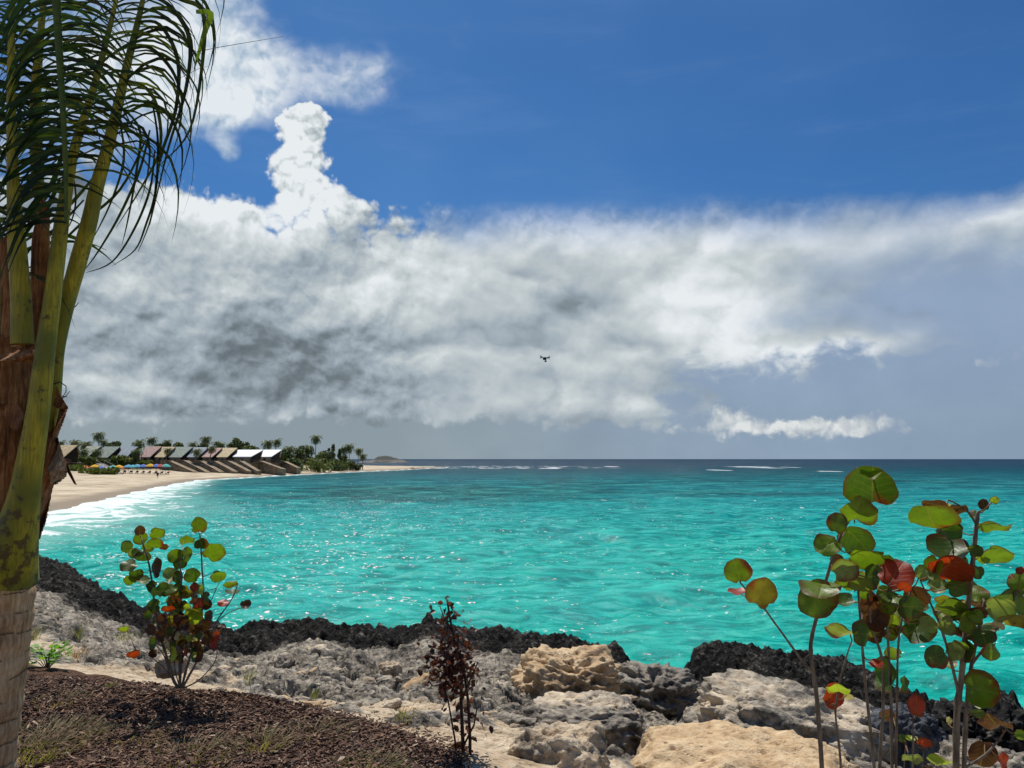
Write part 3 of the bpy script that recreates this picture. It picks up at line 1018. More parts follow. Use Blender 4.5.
boulder(508, 624, 655, 742, 7.7, M_TAN, 'big tan boulder with an overhanging lip standing on the black rock at the water edge', 1, 0.75, 0.20, 0.15, dark_pits=0.85)
boulder(600, 706, 668, 748, 8.9, M_DARK, 'dark pitted rock wedged between the tan boulder and the large grey one', 2, 0.8, 0.26, 0.2, dark_pits=0.7)
boulder(508, 655, 703, 790, 5.7, M_GREY, 'low grey rock with yellow grass on it in front of the tan boulder', 3, 0.7, 0.16, 0.3, dark_pits=0.6)
boulder(496, 614, 733, 850, 4.5, M_PALE, 'rounded pale boulder with a round hole at the bottom of the view', 4, 0.75, 0.12, 0.1, cracks=0.05)
boulder(694, 905, 700, 820, 6.6, M_GREY, 'largest grey boulder with tan cracked flanks behind the thin sea grape stems', 5, 0.62, 0.16, 0.15, tilt=-0.12, cracks=0.05)
boulder(636, 912, 758, 930, 4.7, M_TAN, 'broad smooth sandy boulder filling the bottom of the view below the grey one', 6, 0.70, 0.09, 0.25, dark_pits=0.5)
boulder(876, 950, 708, 790, 6.4, M_BLUE, 'dark bluish rock between the largest grey boulder and the thick sea grape stem', 7, 0.9, 0.18, 0.1)
boulder(936, 1040, 706, 800, 6.9, M_BLACK, 'black jagged rock at the right edge of the view behind the thick sea grape stem', 8, 0.8, 0.26, 0.1, dark_pits=0.8)
boulder(940, 1060, 752, 850, 4.9, M_GREY, 'dark grey rock in the bottom right corner under the dark red leaves', 9, 0.8, 0.18, 0.2)
boulder(458, 520, 748, 800, 4.6, M_PALE, 'small flat cream rock at the bottom left of the rounded pale boulder', 10, 0.9, 0.10, 0.4)
boulder(470, 545, 700, 738, 7.4, M_GREY, 'flat grey slab in the shade left of the low grassy rock', 16, 0.9, 0.16, 0.4)
boulder(376, 402, 663, 683, 8.6, M_PALE, 'white pointed stone lying alone on the grey rock shelf', 11, 0.8, 0.14, 0.0)
boulder(360, 376, 678, 692, 8.1, M_PALE, 'small white angular stone just below the pointed white stone', 12, 0.9, 0.12, 0.0)
boulder(320, 352, 690, 706, 7.2, M_GREY, 'grey flat stone at the upper edge of the mulch slope', 13, 0.9, 0.14, 0.3)
boulder(153, 186, 655, 678, 5.9, M_PALE, 'pale rounded stone behind the lower stems of the left sea grape bush', 14, 0.9, 0.10, 0.1)
boulder(425, 470, 726, 742, 6.0, M_PALE, 'flat cream stone half buried in sand beside the thin red shrub', 15, 0.9, 0.10, 0.4)

# loose rubble on the shelf: stones one can count
cnt = 0
rr_ = random.Random(11)
STONE = None
while cnt < 90:
    px, py = rr_.uniform(210, 700), rr_.uniform(664, 745)
    a_, _, b_ = ray(px, py)
    d_ = rr_.uniform(5.5, 10.5)
    x_, y_ = a_ * d_, d_
    if float(poly_sd(np.array([x_]), np.array([y_]), MP)[0]) < 0.25:
        continue
    sz = rr_.choice([0.03, 0.04, 0.05, 0.05, 0.07, 0.10])
    if STONE is None:
        stones = []
        for q_ in range(6):
            v, f = ICO4
            k_ = 1 + 0.7 * fbm(v[:, 0] + 5 * q_, v[:, 1], v[:, 2], 0.8, 3) + 0.22 * fbm(v[:, 0] + 9 * q_, v[:, 1], v[:, 2], 2.6, 4)
            o_ = mesh_np('loose_stone', v * k_[:, None] * np.array([1.2, 1.0, 0.6]), f, [M_PALE, M_GREY, M_TAN, M_GREY, M_PALE, M_GREY][q_])
            SC.collection.objects.unlink(o_)
            stones.append(o_)
        STONE = True
    o_ = stones[rr_.randrange(6)].copy()
    link(o_)
    o_.location = (x_, y_, ground_z(x_, y_) + sz * 0.25)
    o_.scale = (sz * rr_.uniform(0.8, 1.5), sz, sz * rr_.uniform(0.7, 1.2))
    o_.rotation_euler = (rr_.uniform(-.4, .4), rr_.uniform(-.4, .4), rr_.uniform(0, 6.28))
    tag(o_, 'small loose limestone stone lying on the rock shelf between mulch and sea', 'stone', 'loose stones on the rock shelf')
    cnt += 1
for o_ in stones:
    bpy.data.objects.remove(o_)

# ================================================================== MULCH
m_mul, g, out = mat('bark_mulch')
col = g.mix(g.m('MULTIPLY', g.noise(geo(g), 140.0, 3, 0.6), 0.5), g.attr('lc'), (0.02, 0.013, 0.01))
pbr(g, out, col, 0.85, None, 0.25)
N = 52000
px = RNG.uniform(-60, 470, N)
py = 655 + (RNG.uniform(0, 1, N) ** 0.8) * 150
dirs = np.array([(x - 512) / FPX for x in px])
cc, ss_ = math.cos(PITCH), math.sin(PITCH)
zz_ = (384.0 - py) / FPX
yy_ = cc - zz_ * ss_
bz = (ss_ + zz_ * cc) / yy_
d_ = -1.50 / bz
cx_, cy_ = dirs / yy_ * d_, d_
ms = poly_sd(cx_, cy_, MP) + 0.20 * RNG.normal(size=N) * 0.6
ok = (ms < 0.06 + np.abs(RNG.normal(0, 0.16, N)) * (RNG.uniform(size=N) > 0.55)) & (d_ > 1.0)
cx_, cy_ = cx_[ok], cy_[ok]
n = len(cx_)
ri = np.clip(np.searchsorted(r_g, np.hypot(cx_, cy_)), 1, len(r_g) - 1)
ti = np.clip(np.searchsorted(th_g, np.arctan2(cx_, cy_)), 1, len(th_g) - 1)
cz_ = Zg[ri, ti] + RNG.uniform(-0.002, 0.022, n)
ln = RNG.uniform(0.012, 0.042, n) * (1 + 0.8 * (RNG.uniform(size=n) > 0.94))
wd2 = ln * RNG.uniform(0.14, 0.4, n)
th2 = RNG.uniform(0, math.pi * 2, n)
pt, rl = RNG.normal(0, 0.24, n), RNG.normal(0, 0.30, n)
ax1 = np.stack([np.cos(th2) * np.cos(pt), np.sin(th2) * np.cos(pt), np.sin(pt)], 1)
s0 = np.stack([-np.sin(th2), np.cos(th2), np.zeros(n)], 1)
nrm = np.cross(ax1, s0)
ax2 = s0 * np.cos(rl)[:, None] + nrm * np.sin(rl)[:, None]
ax3 = np.cross(ax1, ax2)
ctr = np.stack([cx_, cy_, cz_], 1)
tk = 0.0022
corn = []
for l in (0, 1):
    for (i, j, tp) in ((-1, -1, 1.0), (1, -0.6, 0.7), (1, 0.5, 0.8), (-1, 1, 1.0)):
        corn.append(ctr + ax1 * (i * ln / 2)[:, None] + ax2 * (j * wd2 / 2)[:, None] + ax3 * (tk * (l - 0.5) * 2))
V8 = np.stack(corn, 1).reshape(-1, 3)
fb = np.array([(3, 2, 1, 0), (4, 5, 6, 7), (0, 1, 5, 4), (1, 2, 6, 5), (2, 3, 7, 6), (3, 0, 4, 7)])
F8 = (np.arange(n)[:, None, None] * 8 + fb[None]).reshape(-1, 4)
pal = np.array([(0.10, 0.052, 0.032), (0.16, 0.088, 0.053), (0.050, 0.028, 0.020), (0.21, 0.13, 0.085), (0.32, 0.24, 0.17), (0.11, 0.060, 0.040)])
ci = RNG.choice(6, n, p=[0.28, 0.22, 0.22, 0.12, 0.04, 0.12])
cl = np.repeat(pal[ci] * RNG.uniform(0.9, 1.9, (n, 1)), 8, 0)
tag(mesh_np('bark_mulch', V8, F8, m_mul, smooth=False, attrs={'lc': cl}), 'dark brown shredded bark mulch covering the slope round the left bush', 'mulch', kind='stuff')

# ================================================================== GRASS TUFTS AND SMALL PLANTS
M_STRAW = leafmat('dry_grass', 0.3, 0.6)


def tuft(x, y, n, h, spread, cols, label, name='grass_tuft', lean=0.6, cat='grass', w=0.004, zoff=0.0, z=None):
    mb = MB()
    z0 = (ground_z(x, y) if z is None else z) + zoff
    root = Vector((x, y, z0))
    for i in range(n):
        a = random.uniform(0, 6.283)
        rr0 = spread * math.sqrt(random.random())
        b = root + Vector((math.cos(a) * rr0, math.sin(a) * rr0, -0.01))
        dr_ = Vector((math.cos(a) * random.uniform(0.1, 1), math.sin(a) * random.uniform(0.1, 1), 0)) * lean + Vector((0.25, 0, 0)) * lean
        hh = h * random.uniform(0.5, 1.1)
        c = random.choice(cols)
        sd_ = Vector((-math.sin(a + random.uniform(-1, 1)), math.cos(a), 0)).normalized()
        pts = [b + Vector((0, 0, hh * t * (1 - 0.25 * t))) + dr_ * hh * t * t for t in (0, .35, .7, 1)]
        ws = [w, w * .9, w * .6, w * .1]
        vs = []
        for p, ww in zip(pts, ws):
            vs += [p - sd_ * ww, p + sd_ * ww]
        mb.add(vs, [(0, 1, 3, 2), (2, 3, 5, 4), (4, 5, 7, 6)], c)
    root_v = [tuple(root + Vector((math.cos(k_) * spread * .5, math.sin(k_) * spread * .5, -0.03))) for k_ in (0, 2.1, 4.2)]
    o = mb.build(name, M_STRAW)
    me = o.data
    for vv in me.vertices:
        vv.co -= root
    o.location = root
    return tag(o, label, cat)


STR_ = [(0.30, 0.23, 0.11), (0.22, 0.17, 0.08), (0.38, 0.30, 0.16), (0.12, 0.11, 0.04)]
GRN_ = [(0.12, 0.14, 0.04), (0.18, 0.17, 0.06), (0.25, 0.21, 0.09)]


def gxy(px, py, drop=1.55):
    a_, _, b_ = ray(px, py)
    return a_ * drop / -b_, drop / -b_


def gpt(px, py, lo=2.5, hi=16):
    """first point of the finished ground under a picture point"""
    a_, _, b_ = ray(px, py)
    d = lo
    while d < hi:
        if EYE + b_ * d < ground_z(a_ * d, d):
            break
        d += 0.04
    return a_ * d, d


for (px, py, n, h, sp_, cols, lab) in [
        (44, 745, 620, 0.10, 0.32, STR_, 'spread of dry straw grass on the mulch at the bottom left'),
        (20, 762, 260, 0.14, 0.24, STR_, 'dry straw grass against the foot of the palm trunk'),
        (262, 752, 150, 0.13, 0.13, STR_, 'dry yellow grass tuft on the mulch at the bottom middle of the slope'),
        (370, 772, 120, 0.10, 0.16, GRN_, 'greenish straw tuft at the bottom right end of the mulch'),
        (78, 643, 46, 0.26, 0.06, GRN_, 'upright thin grass tuft between the mulch and the grey rock near the palm'),
        (34, 640, 36, 0.24, 0.05, GRN_, 'thin grass tuft just right of the palm trunk'),
        (122, 640, 130, 0.10, 0.22, GRN_, 'low green grass mat on the pale rock left of the sea grape bush'),
        (76, 662, 90, 0.12, 0.14, [(0.24, 0.12, 0.05), (0.3, 0.17, 0.08)], 'brown dead grass clump next to the small bright green plant'),
        (248, 684, 40, 0.20, 0.05, GRN_, 'thin grass tuft on the pale rock right of the sea grape bush'),
        (315, 700, 34, 0.18, 0.04, GRN_, 'thin grey green tuft at the edge of the mulch in the middle'),
        (404, 724, 40, 0.16, 0.06, STR_, 'pale dry tuft at the right tip of the mulch'),
        (110, 690, 30, 0.10, 0.05, GRN_, 'tiny pale sprout in the mulch left of the sea grape bush'),
        (190, 762, 160, 0.10, 0.22, STR_, 'sparse dry straw in the mulch between the palm and the bottom tuft'),
        (310, 740, 120, 0.09, 0.22, STR_, 'flattened pale straw lying on the mulch right of the bottom tuft'),
        (130, 742, 140, 0.07, 0.24, STR_, 'short sparse straw in the mulch right of the bottom left grass'),
        (60, 705, 90, 0.09, 0.16, STR_, 'faint dry straw in the mulch above the bottom left grass')]:
    x_, y_ = gpt(px, py)
    tf_ = tuft(x_, y_, n, h, sp_, cols, lab, w=0.0022, lean=1.1 if 'straw' in lab or 'dry' in lab else 0.6)
    if sp_ > 0.13:
        tf_['kind'] = 'stuff'
for (px, py, d, n, h, lab, cols) in [(607, 703, 7.75, 70, 0.20, 'yellow green tuft growing at the right foot of the tan boulder', GRN_),
                                (556, 716, 7.2, 60, 0.16, 'dry yellow tuft under the overhang of the tan boulder', STR_),
                                (606, 716, 6.5, 110, 0.10, 'low mossy green tuft on top of the low grey rock', GRN_),
                                (568, 730, 6.2, 60, 0.07, 'faint green grass in the crack of the low grey rock', GRN_)]:
    p_ = P(px, py, d)
    tuft(p_.x, p_.y, n, h, 0.10, cols, lab, w=0.003, z=p_.z)

M_LEAF = leafmat('leaf', 0.35, 0.42, True)
M_SMALL = leafmat('small_leaf', 0.35, 0.5)
M_TWIG = simple('twig_bark', (0.20, 0.16, 0.12), (0.09, 0.065, 0.05), 60.0, 0.8, 0.4, stretch=(1, 1, 0.3))
M_TWIG_D = simple('dark_twig_bark', (0.060, 0.035, 0.030), (0.03, 0.018, 0.016), 60.0, 0.8, 0.3)

x_, y_ = gpt(47, 668)
t_ = thing('small_shrub', (x_, y_, ground_z(x_, y_)), 'small bright green leafy plant on the mulch beside the palm trunk', 'plant')
mb, ms_ = MB(), MB()
for i in range(90):
    a = random.uniform(0, 6.283)
    e = random.uniform(0.1, 1.4)
    rr0 = random.uniform(0.04, 0.16)
    c = Vector((x_ + math.cos(a) * rr0 * math.cos(e) * 1.2, y_ + math.sin(a) * rr0 * math.cos(e), ground_z(x_, y_) + 0.04 + rr0 * math.sin(e)))
    if i % 6 == 0:
        ms_.tube([(x_, y_, ground_z(x_, y_) - .02), ((x_ + c.x) / 2, (y_ + c.y) / 2, c.z * .5 + .5 * ground_z(x_, y_) + .02), c], [0.004, 0.003, 0.001], 5)
    u_ = Vector((math.cos(a), math.sin(a), random.uniform(-.2, .9))).normalized()
    s_ = u_.cross(Vector((0, 0, 1))).normalized()
    L_, w_ = random.uniform(0.05, 0.085), random.uniform(0.018, 0.030)
    cl_ = random.choice([(0.10, 0.26, 0.02), (0.16, 0.34, 0.03), (0.06, 0.16, 0.02), (0.22, 0.36, 0.04)])
    mb.add([c, c + u_ * L_ * .5 + s_ * w_, c + u_ * L_, c + u_ * L_ * .5 - s_ * w_], [(0, 1, 2, 3)], cl_)
mb.build('foliage', M_SMALL, t_)
ms_.build('stem', M_TWIG, t_)


# ================================================================== FAR SHORE: palms, trees, cottages, umbrellas
M_PTRUNK = simple('palm_bark', (0.22, 0.18, 0.13), (0.12, 0.095, 0.07), 3.0, 0.9)
M_FAR = leafmat('far_foliage', 0.25, 0.5)


def row_d(px):
    return float(np.interp(px, [50, 60, 150, 250, 280, 330, 365], [250, 255, 262, 268, 285, 335, 385]))


def far_palm(px, ytop, d, label, spread=2.6, cols=None, lean=0.0):
    spread *= 1.2
    top = P(px, ytop, d)
    bx_, by_ = top.x - lean, d
    z0 = beach_z(bx_, by_) - 0.2
    top.z -= spread * 0.35
    root = thing('palm_tree', (bx_, by_, z0), label, 'palm tree', 'palms on the far shore')
    mb = MB()
    pts = [Vector((bx_ + (top.x - bx_) * t * t, by_, z0 + (top.z - z0) * t)) for t in (0, .25, .5, .75, 1)]
    mb.tube(pts, [0.26, 0.19, 0.16, 0.14, 0.11], 6)
    mb.build('trunk', M_PTRUNK, root, True)
    cr = MB()
    cols = cols or [(0.060, 0.090, 0.018), (0.10, 0.12, 0.026), (0.15, 0.15, 0.035), (0.045, 0.070, 0.018)]
    n = 26
    for i in range(n):
        a = i * 2.399 + random.uniform(-.2, .2)
        el = R(75) - R(115) * (i / n) + random.uniform(-.15, .15)
        L_ = spread * random.uniform(0.85, 1.15)
        c = random.choice(cols)
        hd = Vector((math.cos(a), math.sin(a), 0))
        p = Vector(top)
        e = el
        pr = [p.copy()]
        for k_ in range(6):
            p = p + (hd * math.cos(e) + Vector((0, 0, math.sin(e)))) * L_ / 6
            e -= R(22)
            pr.append(p.copy())
        sdv = Vector((-hd.y, hd.x, 0))
        for k_ in range(6):
            q0, q1 = pr[k_], pr[k_ + 1]
            wf = (0.35, .8, .9, .8, .6, .35)[k_] * spread / 2.6
            for sg_ in (-1, 1):
                for m_ in range(3):
                    s0_ = q0.lerp(q1, m_ / 3)
                    s1_ = q0.lerp(q1, (m_ + .85) / 3)
                    ti_ = s0_.lerp(s1_, .8) + sdv * sg_ * wf * random.uniform(.7, 1.1) + Vector((0, 0, -wf * random.uniform(.35, .95))) + (q1 - q0) * .4
                    cr.add([s0_, s1_, ti_], [(0, 1, 2)], c)
    cr.build('crown', M_FAR, root)
    return root


def far_tree(px, ytop, ybot, wpx, d, label, kind='round', cols=None, name='broadleaf_tree', cat='tree', group='trees on the far shore', n=900):
    top, bot = P(px, ytop, d), P(px, ybot, d)
    z0 = beach_z(top.x, d) - 0.1
    root = thing(name, (top.x, d, z0), label, cat, group)
    cols = cols or [(0.060, 0.085, 0.022), (0.085, 0.11, 0.028), (0.035, 0.055, 0.018), (0.13, 0.14, 0.035)]
    hw, zt, zb = wpx / 1.7 / FPX * d, top.z, max(z0 + 0.1, bot.z)
    mb = MB()
    mb.tube([(top.x, d, z0), (top.x + .1, d, (zb + zt) / 2), (top.x, d, zt - 0.3)], [0.22, 0.14, 0.03], 6)
    for k_ in range(4):
        a = k_ * 1.7
        mb.tube([(top.x, d, zb * .6 + zt * .4), (top.x + math.cos(a) * hw * .7, d + math.sin(a) * hw * .7, zb * .3 + zt * .7)], [0.09, 0.02], 5)
    mb.build('trunk', M_PTRUNK, root, True)
    cr = MB()
    nb = 9 if kind == 'round' else 12
    lob = []
    for i in range(nb):
        if kind == 'round':
            lob.append((random.gauss(0, .42) * hw, random.gauss(0, .42) * hw, random.uniform(0.15, 0.9), random.uniform(.3, .5) * hw))
        else:
            t = i / nb
            lob.append((random.gauss(0, .3) * hw * (1 - t), random.gauss(0, .3) * hw * (1 - t), t, hw * (0.75 - .6 * t)))
    for i in range(n):
        lx, ly, lz, lr = random.choice(lob)
        v = Vector((random.gauss(0, 1), random.gauss(0, 1), random.gauss(0, .8))).normalized() * lr * random.uniform(.5, 1.1)
        c = Vector((top.x + lx, d + ly, zb + (zt - zb) * lz)) + v
        c.z = max(z0, min(c.z, zt + random.uniform(-.3, .4)))
        s = random.uniform(.25, .6)
        a1 = Vector((random.gauss(0, 1), random.gauss(0, 1), random.gauss(0, 1))).normalized()
        a2 = a1.orthogonal().normalized()
        cr.add([c - a1 * s, c + a2 * s * .6, c + a1 * s, c - a2 * s * .6], [(0, 1, 2, 3)], random.choice(cols))
    cr.build('crown', M_FAR, root)
    return root


YG = [(0.12, 0.14, 0.02), (0.17, 0.17, 0.03), (0.07, 0.10, 0.02)]
for (px, yt, dd, lab, s_) in [
        (61, 441, 18, 'palm behind the leftmost yellow cottage roof', 2.3), (75, 440, 20, 'palm rising above the leftmost yellow roof', 2.4),
        (86, 441, 8, 'bushy palm between the leftmost yellow roof and the green roof', 2.8), (99, 432, 24, 'tallest palm at the left end of the cottages', 2.7),
        (104, 440, 22, 'short palm next to the tallest left palm', 2.0), (97, 449, -9, 'low palm in front of the pale green roof', 2.2),
        (84, 449, -10, 'low palm in front of the gap after the leftmost cottage', 2.2), (139, 440, 8, 'palm between the blue roof and the first pink roof', 2.8),
        (137, 449, -8, 'low drooping palm in front of the first pink roof', 2.2),
        (152, 437, 26, 'palm above the first pink roof', 2.4), (167, 440, 26, 'palm above the second yellow roof', 2.2), (168, 448, -8, 'small palm in front of the second yellow roof', 1.8),
        (193, 442, 20, 'palm behind the grey blue roof', 2.2), (206, 436, 24, 'tall palm above the second pink roof', 2.5), (197, 449, -8, 'palm in front of the grey blue roof', 2.0),
        (212, 446, -7, 'palm in front of the second pink roof', 1.9), (217, 441, 24, 'palm behind the gap between second pink and third yellow roof', 2.2),
        (268, 440, 16, 'palm right above the white roofs', 2.8), (277, 439, 18, 'wind blown palm at the right end of the white roofs', 2.4),
        (289, 446, 4, 'yellow green palm at the left of the wooded clump', 3.0), (316, 435, 6, 'tallest palm in the wooded clump right of the cottages', 3.0),
        (349, 444, 2, 'broad palm near the right end of the clump', 3.4), (359, 448, 0, 'last palm but one on the point', 2.6), (363, 454, -4, 'short last palm on the sandy point', 2.4),
        (343, 447, 10, 'palm half hidden behind the broad palm near the point', 2.6), (308, 445, 8, 'palm left of the tallest palm in the clump', 2.6), (222, 443, 26, 'palm behind the third yellow roof', 2.0)]:
    far_palm(px, yt, row_d(px) + dd, lab, s_, lean=random.uniform(-.8, .8))
for (px, yt, yb, w, dd, lab, kind, cols) in [
        (115, 442, 458, 13, 6, 'round dark tree between the pale green and blue roofs', 'round', None), (177, 443, 450, 11, 26, 'dark tree crown above the second green roof', 'round', None),
        (119, 456, 465, 12, -9, 'bright yellow green bush in front of the blue roof', 'round', YG), (129, 459, 466, 12, -10, 'olive bush left of the first pink cottage', 'round', YG),
        (238, 439, 450, 16, 26, 'large dark round tree above the third yellow roof', 'round', None), (252, 447, 452, 16, 24, 'low dark tree behind the first white roof', 'round', None),
        (161, 444, 450, 9, 30, 'small dark tree behind the first pink roof', 'round', None), (203, 444, 450, 8, 30, 'small dark tree behind the second pink roof', 'round', None),
        (283, 450, 468, 14, 6, 'dense olive tree right after the white roofs', 'round', None), (298, 449, 468, 15, 8, 'dense green tree left of the clump centre', 'round', None),
        (311, 447, 470, 15, 6, 'dark green tree under the tallest clump palm', 'round', None), (323, 450, 470, 15, 4, 'dark tree right of the tallest clump palm', 'round', None),
        (333, 443, 470, 11, 6, 'pointed feathery tree in the middle of the clump', 'cone', None), (340, 448, 470, 9, 8, 'narrow pointed tree beside the feathery one', 'cone', None),
        (329, 447, 470, 8, 12, 'thin pointed tree left of the feathery one', 'cone', None),
        (316, 459, 471, 26, -16, 'pale green sea grape thicket on the sand below the clump', 'round', YG), (335, 460, 471, 20, -10, 'green scrub at the foot of the clump', 'round', None),
        (302, 446, 468, 14, 12, 'tall dark tree between the yellow green palm and the clump centre', 'round', None), (328, 451, 470, 13, 14, 'dark tree filling the middle of the clump behind the pointed trees', 'round', None),
        (345, 453, 469, 12, 10, 'dark rounded tree behind the broad palm', 'round', None), (290, 453, 469, 13, 14, 'dark tree behind the yellow green palm', 'round', None),
        (350, 461, 470, 14, -8, 'low dark scrub beneath the broad palm', 'round', None), (357, 464, 470, 8, -20, 'small dark bush at the right foot of the point', 'round', None),
        (293, 459, 471, 18, -12, 'brownish green bush beside the last stair wall', 'round', None), (90, 458, 466, 14, -14, 'scrubby bush beside the leftmost umbrella', 'round', YG),
        (76, 466.5, 473, 20, -40, 'low green beach scrub left of the orange umbrella', 'round', YG), (98, 469, 477, 22, -50, 'low green beach scrub below the leftmost umbrellas', 'round', YG),
        (108, 459, 468, 12, -12, 'green bush left of the wooden ramp', 'round', None), (143, 461, 467, 10, -10, 'low bush behind the blue umbrella', 'round', YG)]:
    far_tree(px, yt, yb, w, row_d(px) + dd, lab, kind, cols, name='pointed_tree' if kind == 'cone' else ('bush' if yt > 455 else 'broadleaf_tree'), cat='bush' if yt > 455 else 'tree', n=600 if w < 12 else 1100)

# the cottages: ridge roofs whose seaward end juts out like a prow over a glazed gable coloured dark as in shade
M_STONE = simple('brown_stone', (0.34, 0.26, 0.165), (0.17, 0.13, 0.08), 0.9, 0.9, 0.4)
M_DARKW = simple('shade_dark_timber', (0.035, 0.027, 0.022), (0.02, 0.016, 0.014), 2.0, 0.6)  # near-black colour carries the gable's shade; the loungers use it too
M_WALL = simple('cottage_wall', (0.30, 0.25, 0.19), (0.22, 0.18, 0.13), 1.0, 0.8)
M_GLASS = simple('dark_glass', (0.02, 0.025, 0.03), (0.03, 0.04, 0.05), 1.0, 0.1, spec=0.6)
M_DECK = simple('deck_timber', (0.26, 0.20, 0.14), (0.18, 0.13, 0.09), 3.0, 0.8)
M_WHITE = simple('white_rail', (0.7, 0.7, 0.68), (0.6, 0.6, 0.58), 2.0, 0.6)


def roofmat(name, c):
    return simple(name, c, tuple(v * 0.62 for v in c), 1.4, 0.7, stretch=(1, 1, 3), detail=7)


RM = {'yellow': roofmat('yellow_shingle', (0.78, 0.60, 0.34)), 'green': roofmat('green_shingle', (0.38, 0.43, 0.35)), 'blue': roofmat('grey_blue_shingle', (0.42, 0.47, 0.52)),
      'pink': roofmat('pink_shingle', (0.62, 0.40, 0.34)), 'white': simple('white_metal', (0.9, 0.9, 0.9), (0.85, 0.85, 0.86), 1.0, 0.5), 'pale': roofmat('pale_green_shingle', (0.48, 0.50, 0.38))}


def cottage(px, wpx, colour, label, ytop=446.0, yeave=457.0, ybase=468.0):
    d = row_d(px)
    c = P(px, ybase, d)
    z0 = 0.9
    root = thing('cottage', (c.x, d, z0), label, 'cottage', 'cottages along the far beach', 0)
    rot = R(-3)                                   # ridge runs towards the sea, almost across the view
    X_ = Vector((math.cos(rot), math.sin(rot), 0))
    Y_ = Vector((-math.sin(rot), math.cos(rot), 0))
    s = d / FPX
    zr = P(px, ytop, d).z
    ze = P(px, yeave, d).z
    zf = P(px, 462.3, d).z
    L_ = wpx * s
    dep = 4.6
    o = Vector((c.x, d, 0))
    a0, a1, ar = -L_ / 2, L_ * 0.24, L_ * 0.52     # back end, seaward eave end, seaward ridge end (the prow)
    pt = lambda a, b, z: o + X_ * a + Y_ * b + Vector((0, 0, z))
    mb = MB()
    th_ = 0.22
    for sg_ in (-1, 1):
        q = [pt(a0, sg_ * dep, ze), pt(a1, sg_ * dep, ze), pt(ar, sg_ * 0.03, zr), pt(a0, sg_ * 0.03, zr)]
        lo = [v - Vector((0, 0, th_)) for v in q]
        mb.add(q + lo, [(0, 1, 2, 3), (7, 6, 5, 4), (0, 4, 5, 1), (1, 5, 6, 2), (2, 6, 7, 3), (3, 7, 4, 0)])
    mb.build('roof', RM[colour], root)
    mb = MB()
    wi = dep - 0.5
    mb.box(pt((a0 + a1) / 2, 0, (zf + ze - 0.3) / 2 + 0.1), (a1 - a0 - 0.6, 2 * wi, ze - zf + 0.1), ax=(X_, Y_, Vector((0, 0, 1))))
    mb.build('wall', M_WALL, root)
    gb = MB()
    w0 = pt(a1 - 0.25, -wi, zf), pt(a1 - 0.25, wi, zf), pt(a1 - 0.25, wi, ze - 0.1), pt(ar - 0.5, 0, zr - 0.35), pt(a1 - 0.25, -wi, ze - 0.1)
    w1 = [v - X_ * 0.3 for v in w0]
    gb.add(list(w0) + w1, [(0, 1, 2, 3, 4), (9, 8, 7, 6, 5), (0, 5, 6, 1), (1, 6, 7, 2), (2, 7, 8, 3), (3, 8, 9, 4), (4, 9, 5, 0)])
    ga = gb.build('gable', M_DARKW, root)
    wb = MB()
    wb.box(pt(a1 - 0.22, 0, (zf + ze) / 2), (0.06, 2 * wi * 0.7, (ze - zf) * 0.8), ax=(X_, Y_, Vector((0, 0, 1))))
    wb.build('window', M_GLASS, ga)
    w2 = MB()
    w2.box(pt((a0 + a1) / 2, -wi - 0.02, (zf + ze) / 2), (0.9, 0.06, 1.0), ax=(X_, Y_, Vector((0, 0, 1))))
    w2.build('window', M_GLASS, root)
    fb_ = MB()
    fb_.box(pt((a0 + ar) / 2, 0, (z0 + zf) / 2 - 0.1), (ar - a0, 2 * dep, zf - z0 - 0.2), ax=(X_, Y_, Vector((0, 0, 1))))
    fb_.build('foundation', M_STONE, root)
    dk = MB()
    dk.box(pt((a1 + ar) / 2 + 0.6, -0.3, zf - 0.08), (ar - a1 + 1.5, 2 * dep + 0.6, 0.14), ax=(X_, Y_, Vector((0, 0, 1))))
    dk.build('deck', M_DECK, root)
    rl_ = MB()
    for b in (-dep - 0.45,):
        rl_.box(pt((a1 + ar) / 2 + 0.6, b, zf + 0.9), (ar - a1 + 1.4, 0.06, 0.07), ax=(X_, Y_, Vector((0, 0, 1))))
        for k_ in range(7):
            rl_.box(pt(a1 + 0.0 + k_ * (ar - a1 + 1.2) / 6, b, zf + 0.45), (0.07, 0.06, 0.9), ax=(X_, Y_, Vector((0, 0, 1))))
    rl_.build('railing', M_DECK, root)
    return root


for (px, w, c, lab, yt, ye) in [
        (68, 17, 'yellow', 'leftmost cottage with a yellow roof beside the palm trunk', 445, 457), (93, 14, 'pale', 'cottage with a faded pale green roof half hidden by low palms', 446, 456),
        (111, 16, 'green', 'cottage with a weathered green roof left of the blue one', 446.5, 457.5), (130, 14, 'blue', 'cottage with a light blue roof left of the first pink one', 446.5, 457),
        (153, 15, 'pink', 'first pink roofed cottage behind the umbrellas', 446.3, 457), (167.5, 14, 'yellow', 'yellow roofed cottage between the pink and the green roof', 446.8, 457),
        (183, 18, 'green', 'cottage with the widest green roof in the middle of the row', 446.8, 457.2), (200, 15, 'blue', 'cottage with a grey blue roof and a palm in front', 447.2, 457),
        (214, 15, 'pink', 'second pink roofed cottage right of the grey blue one', 447.8, 457), (229, 15, 'yellow', 'yellow roofed cottage next to the white roofs', 447.8, 457)]:
    cottage(px, w, c, lab, yt, ye)
for (px, w, lab) in [(250, 25, 'cottage with a long white metal roof beside the last yellow roof'), (271, 20, 'rightmost cottage with a white metal roof before the woods')]:
    cottage(px, w, 'white', lab, 449.7, 456.6)

